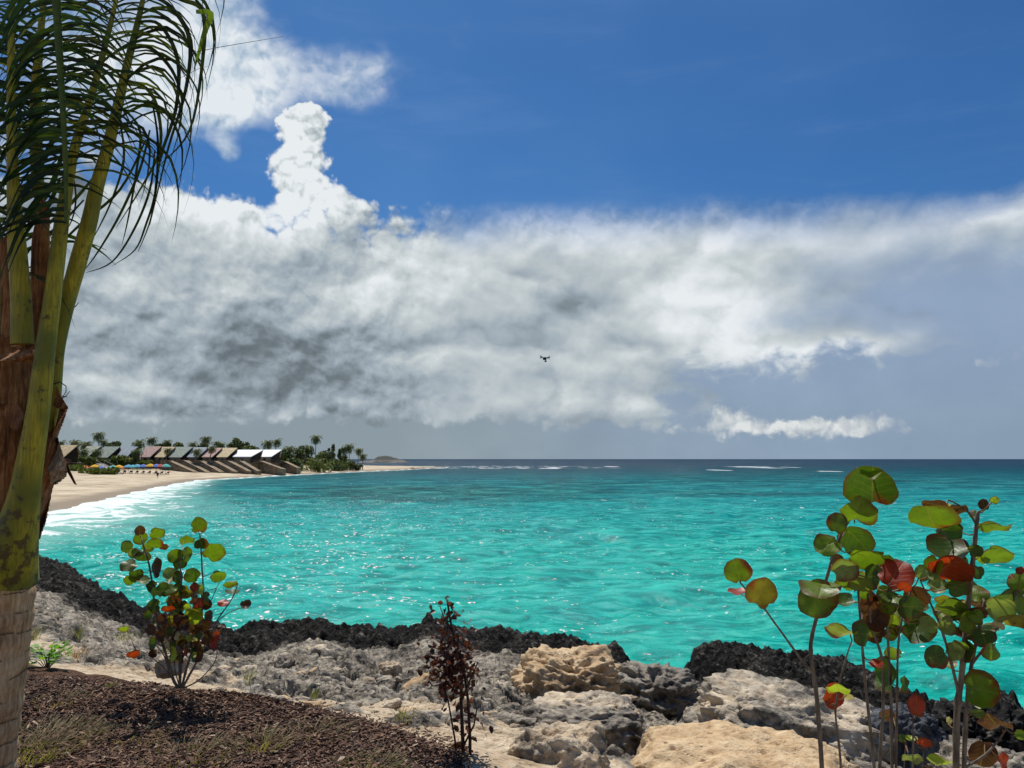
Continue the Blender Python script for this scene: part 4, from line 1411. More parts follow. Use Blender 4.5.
# sloping stone stair walls running down from the cottages to the sand
for i, (x0, x1, y0, y1) in enumerate([(168, 194, 460.5, 472), (184, 206, 460.5, 472), (200, 220, 460.8, 472), (214, 234, 461, 471.6), (228, 248, 461, 471.2), (240, 257, 461, 471), (260, 282, 461, 469), (284, 297, 461.5, 467.8)]):
    d = row_d(x0) - 9
    A, B, Cc = P(x0, y0, d), P(x1, y1, d - 6), P(x0 - 8, y0, d + 1)
    zb = min(B.z, beach_z(B.x, B.y)) - 0.3
    t_ = thing('stair_wall', (A.x, A.y, zb), ['leftmost', 'second', 'third', 'fourth', 'fifth', 'sixth', 'seventh', 'last, rightmost'][i] + ' sloping brown stone stair wall running down to the sand, counted from the left', 'stone wall', 'stair walls along the far beach')
    mb = MB()
    off = Vector((0.35, -1.0, 0)).normalized() * 1.0
    f_ = [Cc, A, B, Vector((B.x, B.y, zb)), Vector((Cc.x, Cc.y, zb))]
    b_ = [v + Vector((0.9, 1.6, 0)) for v in f_]
    mb.add(f_ + b_, [(4, 3, 2, 1, 0), (5, 6, 7, 8, 9), (0, 1, 6, 5), (1, 2, 7, 6), (2, 3, 8, 7), (3, 4, 9, 8), (4, 0, 5, 9)])
    mb.build('wall', M_STONE, t_)
    cp = MB()
    dirv = (B - A).normalized()
    for (p, q) in ((Cc, A), (A, B)):
        dv = (q - p)
        L_ = dv.length
        dv.normalize()
        sdv = Vector((0.9, 1.6, 0)).normalized()
        up_ = dv.cross(sdv).normalized()
        if up_.z < 0:
            up_ = -up_
        cp.box((p + q) / 2 + up_ * 0.06, (L_, 0.5, 0.12), ax=(dv, (sdv - dv * sdv.dot(dv)).normalized(), up_))
    cp.build('coping', simple('pale_coping', (0.42, 0.32, 0.22), (0.3, 0.22, 0.15), 1.0, 0.9) if i == 0 else bpy.data.materials['pale_coping'], t_)
# wooden ramp beside the umbrellas
A, B = P(100, 463.5, 236), P(119, 473.5, 214)
t_ = thing('beach_ramp', (B.x, B.y, B.z - 0.6), 'grey wooden ramp sloping down to the sand between the umbrella groups', 'ramp')
mb, mr_ = MB(), MB()
dv = (B - A)
sdv = Vector((dv.y, -dv.x, 0)).normalized() * 1.1
q = [A - sdv, A + sdv, B + sdv, B - sdv]
mb.add(q + [v - Vector((0, 0, .2)) for v in q], [(0, 1, 2, 3), (7, 6, 5, 4), (0, 4, 5, 1), (1, 5, 6, 2), (2, 6, 7, 3), (3, 7, 4, 0)])
M_GREYW = simple('grey_timber', (0.33, 0.30, 0.26), (0.22, 0.2, 0.17), 2.0, 0.9)
mb.build('walkway', M_GREYW, t_)
for sg_ in (-1, 1):
    mr_.tube([A + sdv * sg_ + Vector((0, 0, 1)), B + sdv * sg_ + Vector((0, 0, 1))], 0.06, 5)
    for k_ in range(7):
        p = A.lerp(B, k_ / 6) + sdv * sg_
        mr_.tube([p + Vector((0, 0, -1.2)), p + Vector((0, 0, 1))], 0.06, 5)
mr_.build('railing', M_GREYW, t_)

# beach umbrellas
UM = {}
for nm, c in dict(orange=(0.72, 0.16, 0.05), yellow=(0.85, 0.46, 0.02), blue=(0.10, 0.20, 0.55), teal=(0.10, 0.50, 0.46), sky=(0.12, 0.42, 0.62), red=(0.55, 0.08, 0.06)).items():
    UM[nm] = simple(nm + '_canvas', c, tuple(v * 0.85 for v in c), 1.0, 0.8)
COL_ = ['orange', 'yellow', 'blue', 'teal', 'yellow', 'orange', 'sky', 'teal', 'sky', 'blue', 'yellow', 'blue', 'red', 'teal']
XS_ = [84, 95, 101, 113, 119, 125, 128.5, 133, 137.5, 143.5, 150.5, 156.5, 160.5, 166]
YS_ = [466.4, 465.6, 467, 466.4, 466, 467, 465.6, 465.8, 465.3, 465.3, 464.8, 465, 465.2, 465]
LB_ = ['orange beach umbrella, leftmost of the row on the far sand', 'yellow beach umbrella beside the leftmost orange one', 'blue beach umbrella left of the wooden ramp', 'teal beach umbrella just right of the wooden ramp',
       'yellow beach umbrella between a teal and an orange one', 'orange beach umbrella in the middle of the row', 'sky blue beach umbrella touching the middle orange one', 'teal beach umbrella between two sky blue ones',
       'sky blue beach umbrella right of the middle teal one', 'dark blue beach umbrella left of the biggest yellow one', 'yellow beach umbrella under the first pink cottage', 'dark blue beach umbrella right of the yellow one',
       'red beach umbrella near the right end of the row', 'teal beach umbrella at the right end of the row']
for px, py, cn, lab in zip(XS_, YS_, COL_, LB_):
    d = row_d(px) - 38
    top = P(px, py - 0.8, d)
    z0 = beach_z(top.x, d)
    t_ = thing('beach_umbrella', (top.x, d, z0), lab, 'umbrella', 'umbrellas on the far beach')
    mb = MB()
    mb.tube([(top.x, d, z0), (top.x, d, top.z)], 0.05, 6)
    mb.build('pole', M_DECK, t_)
    cb = MB()
    vs = [Vector((top.x, d, top.z + 0.1))]
    for ring, (rr0, dz) in enumerate(((0.8, -0.25), (1.5, -0.75), (1.5, -0.95))):
        vs += [Vector((top.x + math.cos(k_ * math.pi / 4) * rr0, d + math.sin(k_ * math.pi / 4) * rr0, top.z + 0.1 + dz)) for k_ in range(8)]
    fs = [(0, 1 + k_, 1 + (k_ + 1) % 8) for k_ in range(8)]
    for rg_ in (0, 1):
        fs += [(1 + rg_ * 8 + k_, 1 + rg_ * 8 + 8 + k_, 1 + rg_ * 8 + 8 + (k_ + 1) % 8, 1 + rg_ * 8 + (k_ + 1) % 8) for k_ in range(8)]
    cb.add(vs, fs)
    cb.build('canopy', UM[cn], t_)


def lounger_proto():
    t = thing('beach_lounger', (0, 0, 0), 'x', 'lounger', 'loungers under the umbrellas')
    mb = MB()
    mb.box((0, 0, 0.38), (0.65, 1.25, 0.08))
    mb.build('seat', M_DARKW, t)
    mb = MB()
    mb.box((0, 0.85, 0.62), (0.65, 0.75, 0.07), ax=(Vector((1, 0, 0)), Vector((0, .8, .6)), Vector((0, -.6, .8))))
    mb.build('backrest', M_DARKW, t)
    for sx in (-.28, .28):
        for sy in (-.5, .5):
            mb = MB()
            mb.box((sx, sy, 0.17), (0.06, 0.06, 0.34))
            mb.build('leg', M_DARKW, t)
    return t


LG = lounger_proto()
for i, px in enumerate([86, 97, 113, 121, 127, 133, 139, 145, 151, 157, 163, 169]):
    o = LG if i == 0 else copy_tree(LG)
    d = row_d(px) - 40
    x_ = (px - 512) / FPX * d
    o.location = (x_, d, beach_z(x_, d))
    o.rotation_euler = (0, 0, R(200 + i * 3))
    o['label'] = 'dark beach lounger in the shade of the umbrella row'

# people on the sand, a few pixels tall
M_SKIN = simple('skin', (0.20, 0.11, 0.07), (0.17, 0.09, 0.06), 5.0, 0.6)
M_CLO = simple('dark_clothes', (0.03, 0.03, 0.04), (0.02, 0.02, 0.03), 5.0, 0.8)
M_CLO2 = simple('pale_clothes', (0.6, 0.6, 0.62), (0.5, 0.5, 0.5), 5.0, 0.8)


def person(x, y, z, rz, label, clo, H=1.72, step=0.22):
    J = {'pel': (0, 0, .53), 'chest': (0, .01, .76), 'neck': (0, 0, .85), 'head': (0, .01, .90), 'top': (0, .01, .985),
         'hl': (.055, 0, .51), 'kl': (.06, step * .5, .28), 'al': (.06, step * .55 - .03, .05), 'tl': (.065, step * .55 + .07, .015),
         'hr': (-.055, 0, .51), 'kr': (-.06, -step * .25, .28), 'ar': (-.06, -step * .8, .055), 'tr': (-.065, -step * .8 + .08, .015),
         'sl': (.105, 0, .80), 'el': (.13, -.03, .63), 'wl': (.125, .03, .48), 'fl': (.125, .06, .43),
         'sr': (-.105, 0, .80), 'er': (-.13, .02, .63), 'wr': (-.125, .08, .49), 'fr': (-.125, .11, .44)}
    E = [('pel', 'chest'), ('chest', 'neck'), ('neck', 'head'), ('head', 'top'), ('pel', 'hl'), ('hl', 'kl'), ('kl', 'al'), ('al', 'tl'), ('pel', 'hr'), ('hr', 'kr'), ('kr', 'ar'), ('ar', 'tr'),
         ('chest', 'sl'), ('sl', 'el'), ('el', 'wl'), ('wl', 'fl'), ('chest', 'sr'), ('sr', 'er'), ('er', 'wr'), ('wr', 'fr')]
    rad = dict(pel=.085, chest=.085, neck=.033, head=.058, top=.04, hl=.055, kl=.036, al=.024, tl=.02, hr=.055, kr=.036, ar=.024, tr=.02, sl=.034, el=.026, wl=.018, fl=.016, sr=.034, er=.026, wr=.018, fr=.016)
    ks = list(J)

    def skin(name, scale_r, keep, material, par):
        kk = [k_ for k_ in ks if k_ in keep]
        me = bpy.data.meshes.new(name)
        me.from_pydata([Vector(J[k_]) * H for k_ in kk], [(kk.index(a), kk.index(b)) for a, b in E if a in kk and b in kk], [])
        o = bpy.data.objects.new(name, me)
        link(o)
        md = o.modifiers.new('s', 'SKIN')
        me.skin_vertices.new() if not me.skin_vertices else None
        for i, k_ in enumerate(kk):
            rr0 = rad[k_] * H * scale_r
            me.skin_vertices[0].data[i].radius = (rr0, rr0 * (0.75 if k_ in ('chest', 'pel') else 1))
        me.skin_vertices[0].data[0].use_root = True
        sb = o.modifiers.new('b', 'SUBSURF')
        sb.levels = sb.render_levels = 1
        dg = bpy.context.evaluated_depsgraph_get()
        m2 = bpy.data.meshes.new_from_object(o.evaluated_get(dg))
        bpy.data.objects.remove(o)
        m2.materials.clear()
        m2.materials.append(material)
        m2.name = name
        o2 = bpy.data.objects.new(name, m2)
        link(o2, par)
        return o2

    body = skin('person', 1.0, set(ks), M_SKIN, None)
    body.location = (x, y, z)
    body.rotation_euler = (0, 0, rz)
    tag(body, label, 'person')
    skin('shorts', 1.12, {'pel', 'hl', 'kl', 'hr', 'kr'}, clo, body)
    skin('shirt', 1.12, {'pel', 'chest', 'sl', 'sr', 'el', 'er'}, clo, body)
    skin('hair', 1.15, {'head', 'top'}, M_CLO, body)
    return body


for (px, py, rz, lab, clo) in [(157.5, 478.4, 0.4, 'person in dark clothes walking on the open sand below the umbrellas', M_CLO), (190, 471.5, 2.0, 'person in pale clothes standing at the foot of the leftmost stair wall', M_CLO2),
                          (212, 471, 1.0, 'person in dark clothes standing at the foot of the third stair wall', M_CLO), (205, 471.2, 2.6, 'person in pale clothes between two stair walls', M_CLO2)]:
    a_, _, b_ = ray(px, py)
    d = 120.0
    while d < 300 and EYE + b_ * d > beach_z(a_ * d, d):
        d += 0.5
    person(a_ * d, d, beach_z(a_ * d, d) + 0.0, rz, lab, clo)

# ------------------------------------------------------------------ the islet, the reef rocks at the point
d = 1150.0
xs = np.linspace(-36, 40, 150)
ys = np.linspace(-40, 40, 60)
XI, YI = np.meshgrid(xs, ys)
prof = np.interp(XI, [-36, -30, -20, -12, -4, 4, 12, 22, 28, 33, 40], [-1, 1.2, 2.2, 3.0, 7.2, 8.2, 7.6, 5.0, 3.4, 2.6, -1.5])
ZI = (prof + 1.3 * fbm(XI, YI, 3, 0.09, 5, 0.6)) * np.clip(1.15 - (YI / 34) ** 2, -0.6, 1) * 1.2
i0 = np.arange(59 * 150).reshape(59, 150)[:, :-1].ravel()
m_isl, g, out = mat('islet_rock')
sp = g.new('ShaderNodeSeparateXYZ')
pos = geo(g)
g.l.new(pos, sp.inputs[0])
n = g.noise(pos, 0.12, 6, 0.65)
c = g.mix(g.ss(n, 0.4, 0.6), (0.09, 0.085, 0.075), (0.17, 0.16, 0.145))
c = g.mix(g.ss(g.m('MULTIPLY_ADD', n, 3.0, sp.outputs[2]), 5.0, 6.5), c, (0.05, 0.055, 0.042))
pbr(g, out, c, 0.9)
cI = P(383, 460, d)
isl = mesh_np('islet', np.stack([XI, YI, ZI], -1).reshape(-1, 3), np.stack([i0, i0 + 1, i0 + 151, i0 + 150], 1), m_isl)
isl.location = (cI.x - 2, d, 0)
tag(isl, kind='structure')
for i, (px, py, w, h) in enumerate([(413, 468.2, 6, 1.0), (419, 468.4, 4, 0.7), (424, 467.6, 3, 0.6)]):
    dd = EYE * FPX / (py + h * .5 - HOR)
    v, f = ICO4
    k_ = 1 + 0.5 * fbm(v[:, 0] + 7 * i, v[:, 1], v[:, 2], 1.4, 4)
    o = mesh_np('reef_rock', v * k_[:, None] * np.array([w / 2, w / 2.5, h]) * dd / FPX, f, M_BLACK)
    o.location = ((px - 512) / FPX * dd, dd, 0.1)
    tag(o, ['largest black reef rock off the tip of the sandy point', 'middle black reef rock off the tip of the sandy point', 'smallest black reef rock farthest off the sandy point'][i], 'rock')


# ================================================================== SEA GRAPE PLANTS
LC = {'O': (0.135, 0.20, 0.012), 'D': (0.055, 0.10, 0.012), 'Y': (0.33, 0.39, 0.03), 'R': (0.36, 0.030, 0.010), 'B': (0.075, 0.024, 0.014), 'G': (0.22, 0.26, 0.10), 'P': (0.42, 0.33, 0.25), 'M': (0.22, 0.17, 0.02)}


def sg_leaf(mb, c, w, h, d, col, stemdir, edge=None):
    """one round sea grape leaf about point c; w, h = size across and up the view in metres"""
    view = (c - Vector((0, 0, EYE))).normalized()
    right = view.cross(Vector((0, 0, 1))).normalized()
    upv = right.cross(view).normalized()
    rmax = max(w, h) / 2
    if h <= w:
        t = math.acos(max(0.12, min(1, h / w * 0.98)))
        ax_, tt = right, t * random.choice([-1, 1, 1])
    else:
        t = math.acos(max(0.12, min(1, w / h * 0.98)))
        ax_, tt = upv, t * random.choice([-1, 1])
    q = Quaternion(ax_, tt)
    X_, Y_, N_ = q @ right, q @ upv, q @ (-view)
    # the leaf base (notch) points towards its stem
    sd_ = stemdir - N_ * stemdir.dot(N_)
    if sd_.length < 1e-4:
        sd_ = -Y_
    Yb = -sd_.normalized()
    Xb = Yb.cross(N_).normalized()
    nr_, na = 5, 26
    cup, wave, fold = random.uniform(-.30, .35), random.uniform(.05, .16), random.uniform(0.05, .42)
    lopx, lopa, lopb = random.uniform(-.12, .12), random.uniform(.02, .07), random.uniform(.0, .018)
    tear = random.uniform(0, 6.28) if random.random() < .35 else None
    ph = random.uniform(0, 6.28)
    vs, uv, cols = [c + N_ * 0.0], [(0.0, 0.0)], []
    for i in range(1, nr_ + 1):
        r0 = i / nr_
        for k_ in range(na):
            a = 2 * math.pi * k_ / na
            out = 1.0 + lopx * math.cos(a) + lopa * math.sin(2 * a + ph) + lopb * math.sin(5 * a + ph) + .02 * math.sin(9 * a + ph)
            if tear is not None:
                out -= 0.22 * math.exp(-(((a - tear + math.pi) % (2 * math.pi) - math.pi) / 0.2) ** 2)
            out *= 1 - 0.26 * math.exp(-((a - 1.5 * math.pi) / 0.22) ** 2) - 0.04 * abs(math.cos(a))
            x, y = math.cos(a) * r0 * out, math.sin(a) * r0 * out
            z = cup * r0 * r0 + fold * abs(x) * 0.8 - fold * .2 + wave * r0 ** 3 * math.sin(4 * a + ph)
            vs.append(c + (Xb * x + Yb * y + N_ * z) * rmax)
            uv.append((x, y))
    fs = [(0, 1 + k_, 1 + (k_ + 1) % na) for k_ in range(na)]
    for i in range(nr_ - 1):
        for k_ in range(na):
            k2 = (k_ + 1) % na
            fs.append((1 + i * na + k_, 1 + (i + 1) * na + k_, 1 + (i + 1) * na + k2, 1 + i * na + k2))
    j = random.uniform(.8, 1.2)
    b0 = len(mb.v)
    mb.add(vs, fs, tuple(v * j for v in col), uv)
    if edge:
        for q_ in range(len(vs)):
            u_, v_ = uv[q_]
            f_ = min(1, max(0, (u_ * edge[0] + v_ * edge[1]) * 2.2 - 0.85 + 0.45 * math.sin(7 * u_ + 5 * v_ + ph)))
            mb.c[b0 + q_] = tuple(a * (1 - f_) + b * f_ for a, b in zip(mb.c[b0 + q_], (0.20, 0.028, 0.010)))
    return c - Yb * rmax * 0.72


def sea_grape(label, d0, stems, leaves, conv, name='sea_grape_plant', base=None, twig=None, seed=0, extra=None):
    """stems: [(width px, [(px, py, dd), ...])]; leaves: [(px, py, w, h, kind)]; conv maps list coordinates to picture points"""
    random.seed(seed)
    s_ = 1.0 / conv[2]
    cv = lambda x, y: (conv[0] + x * s_, conv[1] + y * s_)
    allp = []
    built = []
    for w, pts in stems:
        q = []
        for p in pts:
            X_, Y_ = cv(p[0], p[1])
            q.append(P(X_, Y_, d0 + (p[2] if len(p) > 2 else 0)))
        # finer, slightly kinked course
        fine_ = []
        for i in range(len(q) - 1):
            p0, p1, p2, p3 = q[max(i - 1, 0)], q[i], q[i + 1], q[min(i + 2, len(q) - 1)]
            for k_ in range(6):
                t = k_ / 6
                fine_.append(0.5 * ((2 * p1) + (p2 - p0) * t + (2 * p0 - 5 * p1 + 4 * p2 - p3) * t * t + (3 * p1 - p0 - 3 * p2 + p3) * t ** 3))
        fine_.append(q[-1])
        r0 = w * s_ / FPX * d0 / 2 * (0.68 if d0 > 4 else 0.92)
        n_ = len(fine_)
        rad = [r0 * (1 - 0.55 * i / n_) * (1.18 if i % 5 == 0 else 1.0) for i in range(n_)]
        built.append((fine_, rad))
        allp += fine_[2:]
    bp = built[0][0][0]
    root = thing(name, base or bp, label, 'plant')
    for fine_, rad in built:
        mb = MB()
        mb.tube(fine_, rad, 8)
        mb.build('stem', twig or M_TWIG, root, True)
    grp = {}
    for L in leaves:
        X_, Y_ = cv(L[0], L[1])
        dd = d0 + random.uniform(-.07, .07) * d0 * 0.6
        c = P(X_, Y_, dd)
        w, h = L[2] * s_ / FPX * dd, L[3] * s_ / FPX * dd
        near = min(allp, key=lambda p: (p - c).length + (0.25 * max(0, p.z - c.z)))
        kd = L[4]
        key = {'R': 'red_leaves', 'B': 'brown_leaves'}.get(kd[0], 'foliage')
        mb = grp.setdefault(key, MB())
        edge = None
        if len(kd) > 1:
            edge = {'r': (0.9, .2), 'l': (-.9, .2), 't': (0, .9), 'b': (0.2, -.9)}[kd[1]]
        bpt = sg_leaf(mb, c, w, h, dd, LC[kd[0]], near - c, edge)
        mid = (bpt + near) / 2 + Vector((0, 0, -0.006))
        grp[key].tube([near, mid, bpt], [0.0024 * (d0 / 2.3) ** .5, 0.002, 0.0018], 5, (0.30, 0.13, 0.07))
    for k_, mb in grp.items():
        mb.build(k_, M_LEAF, root, True)
    return root


Z5 = (720, 600, 3.368)
Z4 = (860, 460, 4.8)
Z3 = (700, 450, 4.517)
ID = (0, 0, 1.0)


def zz(L, z):
    return [(z[0] + a[0] / z[2], z[1] + a[1] / z[2], a[2] / z[2], a[3] / z[2], a[4]) for a in L]


lvA = zz([(170, 548, 124, 118, 'Or'), (275, 645, 145, 138, 'Ml'), (165, 643, 90, 30, 'R'), (540, 665, 172, 180, 'Ol'), (545, 620, 180, 85, 'O'), (780, 160, 226, 200, 'Db'), (770, 110, 100, 50, 'O'), (712, 288, 168, 120, 'O'),
          (622, 332, 90, 100, 'Ol'), (702, 396, 160, 140, 'D'), (578, 428, 120, 104, 'O'), (750, 465, 160, 86, 'O'), (655, 535, 118, 108, 'Gr')], Z3) + \
    [(831, 696, 18, 26, 'R'), (838, 688, 24, 8, 'Y'), (849, 697, 10, 6, 'P'), (843, 633, 33, 11, 'Yt')]
sea_grape('slender sea grape with a grey stem and the topmost big round leaf', 2.3,
          [(5.5, [(832, 985), (826, 860), (822, 770), (817, 700), (811, 655), (812, 636), (818, 612), (827, 577), (835, 552), (844, 528), (860, 508), (876, 492)]),
           (3, [(812, 672), (803, 662), (785, 637), (765, 609), (757, 592)]), (2.5, [(765, 609), (748, 592), (740, 582)]),
           (3.5, [(838, 985), (842, 860), (841, 770), (836, 720), (835, 704)]), (2.5, [(836, 706), (840, 680), (847, 655), (852, 640)])],
          lvA, ID, seed=5)
lvB = zz([(680, 620, 130, 50, 'O'), (650, 690, 100, 64, 'D'), (790, 700, 90, 140, 'B'), (760, 672, 84, 34, 'Y'), (620, 500, 60, 60, 'B')], Z3) + \
    zz([(170, 545, 176, 150, 'R'), (60, 590, 70, 74, 'P'), (130, 650, 80, 90, 'D'), (270, 660, 120, 100, 'B'), (250, 745, 90, 60, 'D'), (80, 720, 140, 110, 'B'), (300, 540, 80, 80, 'G'), (60, 530, 90, 60, 'O'), (130, 470, 60, 50, 'D'),
        (20, 640, 60, 50, 'O'), (210, 610, 70, 50, 'R'), (300, 700, 50, 50, 'P'), (20, 560, 70, 60, 'G')], Z4) + \
    zz([(520, 45, 96, 96, 'B'), (505, 95, 76, 50, 'Y'), (665, 90, 116, 108, 'D'), (700, 80, 60, 60, 'G'), (585, 90, 46, 34, 'M'), (585, 178, 54, 44, 'O'), (525, 210, 50, 30, 'Rt'), (575, 250, 70, 116, 'D'), (620, 280, 26, 56, 'D'),
        (565, 390, 54, 38, 'B'), (610, 30, 70, 60, 'O'), (560, 20, 60, 60, 'Or'), (640, 25, 50, 50, 'O')], Z5)
random.seed(91)
lvB += [(random.gauss(885, 17), random.uniform(560, 650), random.uniform(12, 26), random.uniform(10, 26), random.choice(['O', 'D', 'O', 'G', 'B', 'Or', 'D', 'Y'])) for _ in range(9)]
sea_grape('middle sea grape of several thin stems with a big red leaf', 2.35,
          [(4, [(885, 985), (880, 860), (874, 765), (865, 680), (860, 615), (857, 580), (853, 550)]), (4.2, [(888, 985), (884, 860), (880, 766), (883, 712), (882, 660), (872, 628), (868, 600), (866, 566)]),
           (4.2, [(892, 985), (893, 860), (892, 766), (891, 700), (888, 640), (886, 604), (888, 590)]), (3.4, [(896, 985), (897, 860), (896, 766), (897, 712), (898, 650), (903, 615), (912, 588)])],
          lvB, ID, seed=8)
lvC = [(917, 706, 18, 21, 'R'), (925, 741, 14, 9, 'R'), (910, 740, 13, 5, 'Y'), (913, 756, 20, 8, 'G'), (940, 764, 24, 7, 'Y'), (902, 738, 8, 8, 'D')]
sea_grape('low young sea grape shoot with a bright red leaf left of the thick stemmed one', 2.25,
          [(3, [(915, 985), (914, 870), (913, 770), (913, 735), (913, 718)]), (2, [(904, 985), (903, 860), (904, 775), (906, 742)]), (2, [(926, 985), (922, 860), (921, 790), (924, 748)])], lvC, ID, seed=9)
lvD = zz([(360, 215, 112, 60, 'B'), (345, 295, 226, 124, 'Ob'), (440, 340, 116, 124, 'Dr'), (470, 228, 90, 46, 'Bt'), (595, 215, 48, 58, 'B'), (645, 193, 42, 38, 'Y'), (640, 325, 152, 48, 'O'), (655, 455, 150, 84, 'O'),
          (435, 440, 200, 124, 'D'), (440, 497, 200, 124, 'R'), (440, 545, 150, 62, 'Y'), (375, 610, 90, 80, 'G'), (465, 605, 108, 80, 'D'), (560, 540, 60, 70, 'D'), (540, 620, 60, 70, 'D'), (755, 590, 96, 112, 'Ot'),
          (770, 530, 40, 40, 'R'), (672, 702, 134, 116, 'G'), (720, 660, 144, 76, 'D'), (400, 665, 86, 48, 'Mr'), (385, 730, 68, 48, 'Or'), (450, 710, 84, 104, 'D'), (480, 710, 50, 80, 'P'), (570, 690, 124, 46, 'B'), (555, 745, 76, 66, 'O'),
          (770, 700, 66, 100, 'O'), (740, 748, 144, 60, 'Mr'), (420, 240, 40, 70, 'P'), (540, 260, 40, 40, 'P'), (590, 470, 60, 50, 'Y')], Z4) + \
    zz([(730, 190, 76, 80, 'Dl'), (760, 85, 54, 66, 'G'), (800, 172, 54, 70, 'G'), (840, 60, 80, 46, 'O'), (850, 170, 34, 80, 'D'), (885, 305, 116, 120, 'Ot'), (890, 90, 86, 26, 'O'), (935, 88, 44, 30, 'P'), (865, 380, 46, 28, 'D'),
        (930, 420, 108, 34, 'B'), (950, 540, 28, 56, 'R'), (1010, 455, 34, 34, 'O'), (885, 520, 88, 84, 'B'), (770, 405, 20, 26, 'P'), (870, 50, 60, 50, 'B'), (790, 40, 50, 60, 'O'), (745, 45, 50, 46, 'M')], Z5)
lvD += [(random.gauss(968, 24), random.uniform(550, 665), random.uniform(12, 28), random.uniform(10, 26), random.choice(['O', 'D', 'O', 'G', 'D', 'Or', 'B', 'D'])) for _ in range(12)]
sea_grape('thick stemmed sea grape at the right edge with a twiggy reddish tip', 2.3,
          [(8, [(955, 985), (955, 870), (956, 768), (957, 713), (962, 671), (968, 605), (973, 560), (976, 530), (978, 512)]),
           (6, [(962, 985), (963, 870), (964, 768), (967, 704), (972, 662), (979, 630), (985, 600)]),
           (3.5, [(958, 690), (950, 658), (941, 628), (930, 602), (920, 580)]), (3, [(972, 664), (984, 648), (996, 630), (1008, 612), (1018, 590)]), (2.6, [(976, 524), (968, 512), (955, 503), (948, 500)]),
           (3, [(964, 768), (985, 755), (1000, 738), (1010, 722)]), (2.5, [(967, 560), (958, 548), (948, 538), (940, 528)])],
          lvD, ID, seed=12)

# ---- left bush
LB7 = [(415, 98, 65, 62, 'Ob'), (370, 160, 60, 32, 'O'), (425, 168, 55, 45, 'Dr'), (478, 197, 88, 72, 'O'), (493, 283, 60, 45, 'O'), (540, 313, 60, 22, 'O'), (550, 355, 55, 18, 'D'), (512, 393, 45, 30, 'Rt'), (597, 405, 42, 34, 'B'),
       (257, 130, 58, 48, 'O'), (195, 145, 55, 50, 'O'), (190, 118, 40, 40, 'B'), (140, 182, 45, 52, 'O'), (252, 172, 62, 42, 'Or'), (150, 250, 62, 50, 'G'), (200, 215, 60, 40, 'D'), (180, 280, 55, 40, 'D'), (155, 308, 52, 36, 'O'),
       (200, 314, 55, 30, 'G'), (245, 262, 35, 80, 'B'), (285, 178, 34, 24, 'B'), (330, 215, 60, 60, 'O'), (370, 210, 34, 62, 'O'), (345, 250, 52, 45, 'O'), (310, 293, 66, 56, 'G'), (340, 300, 40, 50, 'D'), (393, 290, 62, 58, 'D'),
       (280, 345, 52, 60, 'D'), (345, 345, 72, 56, 'M'), (245, 405, 46, 56, 'D'), (400, 335, 34, 36, 'R'), (425, 345, 20, 40, 'Y'), (398, 445, 76, 62, 'Y'), (372, 412, 30, 30, 'Y'), (300, 422, 50, 26, 'Rt'), (320, 390, 52, 48, 'B'),
       (130, 493, 40, 22, 'Y'), (165, 585, 50, 28, 'R'), (472, 550, 34, 44, 'R'), (455, 530, 40, 60, 'B'), (430, 590, 28, 60, 'B'), (245, 550, 30, 50, 'D'), (300, 500, 40, 60, 'B'), (380, 530, 24, 30, 'Y'), (330, 590, 24, 60, 'Y'),
       (365, 580, 18, 40, 'R'), (440, 480, 40, 50, 'B'), (280, 460, 40, 42, 'B'), (450, 400, 40, 50, 'B'), (345, 450, 50, 40, 'B'), (405, 500, 50, 40, 'B'), (285, 560, 26, 60, 'P'), (265, 470, 50, 40, 'D'), (235, 330, 40, 50, 'D'),
       (310, 455, 40, 34, 'M'), (360, 480, 36, 44, 'B'), (330, 520, 40, 40, 'B'), (415, 555, 30, 44, 'B'), (385, 470, 30, 50, 'D'), (225, 440, 34, 36, 'D'), (460, 445, 34, 40, 'B'), (350, 400, 46, 40, 'M'), (415, 395, 40, 44, 'R'),
       (270, 520, 34, 50, 'B'), (240, 590, 30, 34, 'B'), (390, 600, 22, 50, 'D'), (355, 540, 26, 40, 'M'), (480, 520, 26, 40, 'R'), (505, 490, 28, 24, 'B'), (310, 340, 46, 40, 'O'), (370, 360, 40, 40, 'M'), (220, 180, 46, 40, 'O'), (170, 200, 44, 40, 'G')]
random.seed(77)
EXTRA = []
for _ in range(52):
    x_ = random.gauss(345, 62)
    y_ = random.uniform(330, 620)
    x_ = 345 + (x_ - 345) * (1.15 - (y_ - 330) / 420)
    EXTRA.append((x_, y_, random.uniform(18, 44), random.uniform(16, 44), random.choice(['B', 'B', 'B', 'D', 'D', 'M', 'B', 'P'] if y_ > 420 else ['D', 'O', 'B', 'D', 'M'])))
sea_grape('round leaved sea grape bush with green, red and brown leaves on the mulch', 5.0,
          [(17, [(340, 722), (320, 690), (300, 620), (270, 520), (250, 420), (240, 330), (225, 240), (200, 160)]), (17, [(345, 722), (345, 650), (342, 560), (345, 450), (350, 330), (345, 240)]),
           (15, [(352, 722), (370, 650), (395, 570), (420, 480), (435, 380), (430, 250), (422, 130)]), (11, [(356, 722), (400, 640), (440, 560), (490, 460), (545, 380), (568, 320)]),
           (8, [(360, 722), (420, 690), (480, 620), (488, 560)]), (9, [(336, 722), (305, 660), (280, 590), (225, 520), (195, 420)]), (7, [(334, 722), (290, 650), (215, 590), (175, 575)]),
           (8, [(348, 722), (352, 640), (372, 540), (392, 440), (400, 340)]), (7, [(344, 722), (325, 640), (318, 540), (305, 440), (300, 350)]), (6, [(470, 490), (520, 440), (590, 410)]), (5, [(460, 400), (485, 340), (505, 300)]),
           (6, [(354, 722), (385, 660), (425, 600), (450, 540)])],
          LB7 + EXTRA, (90, 500, 3.84), seed=21)

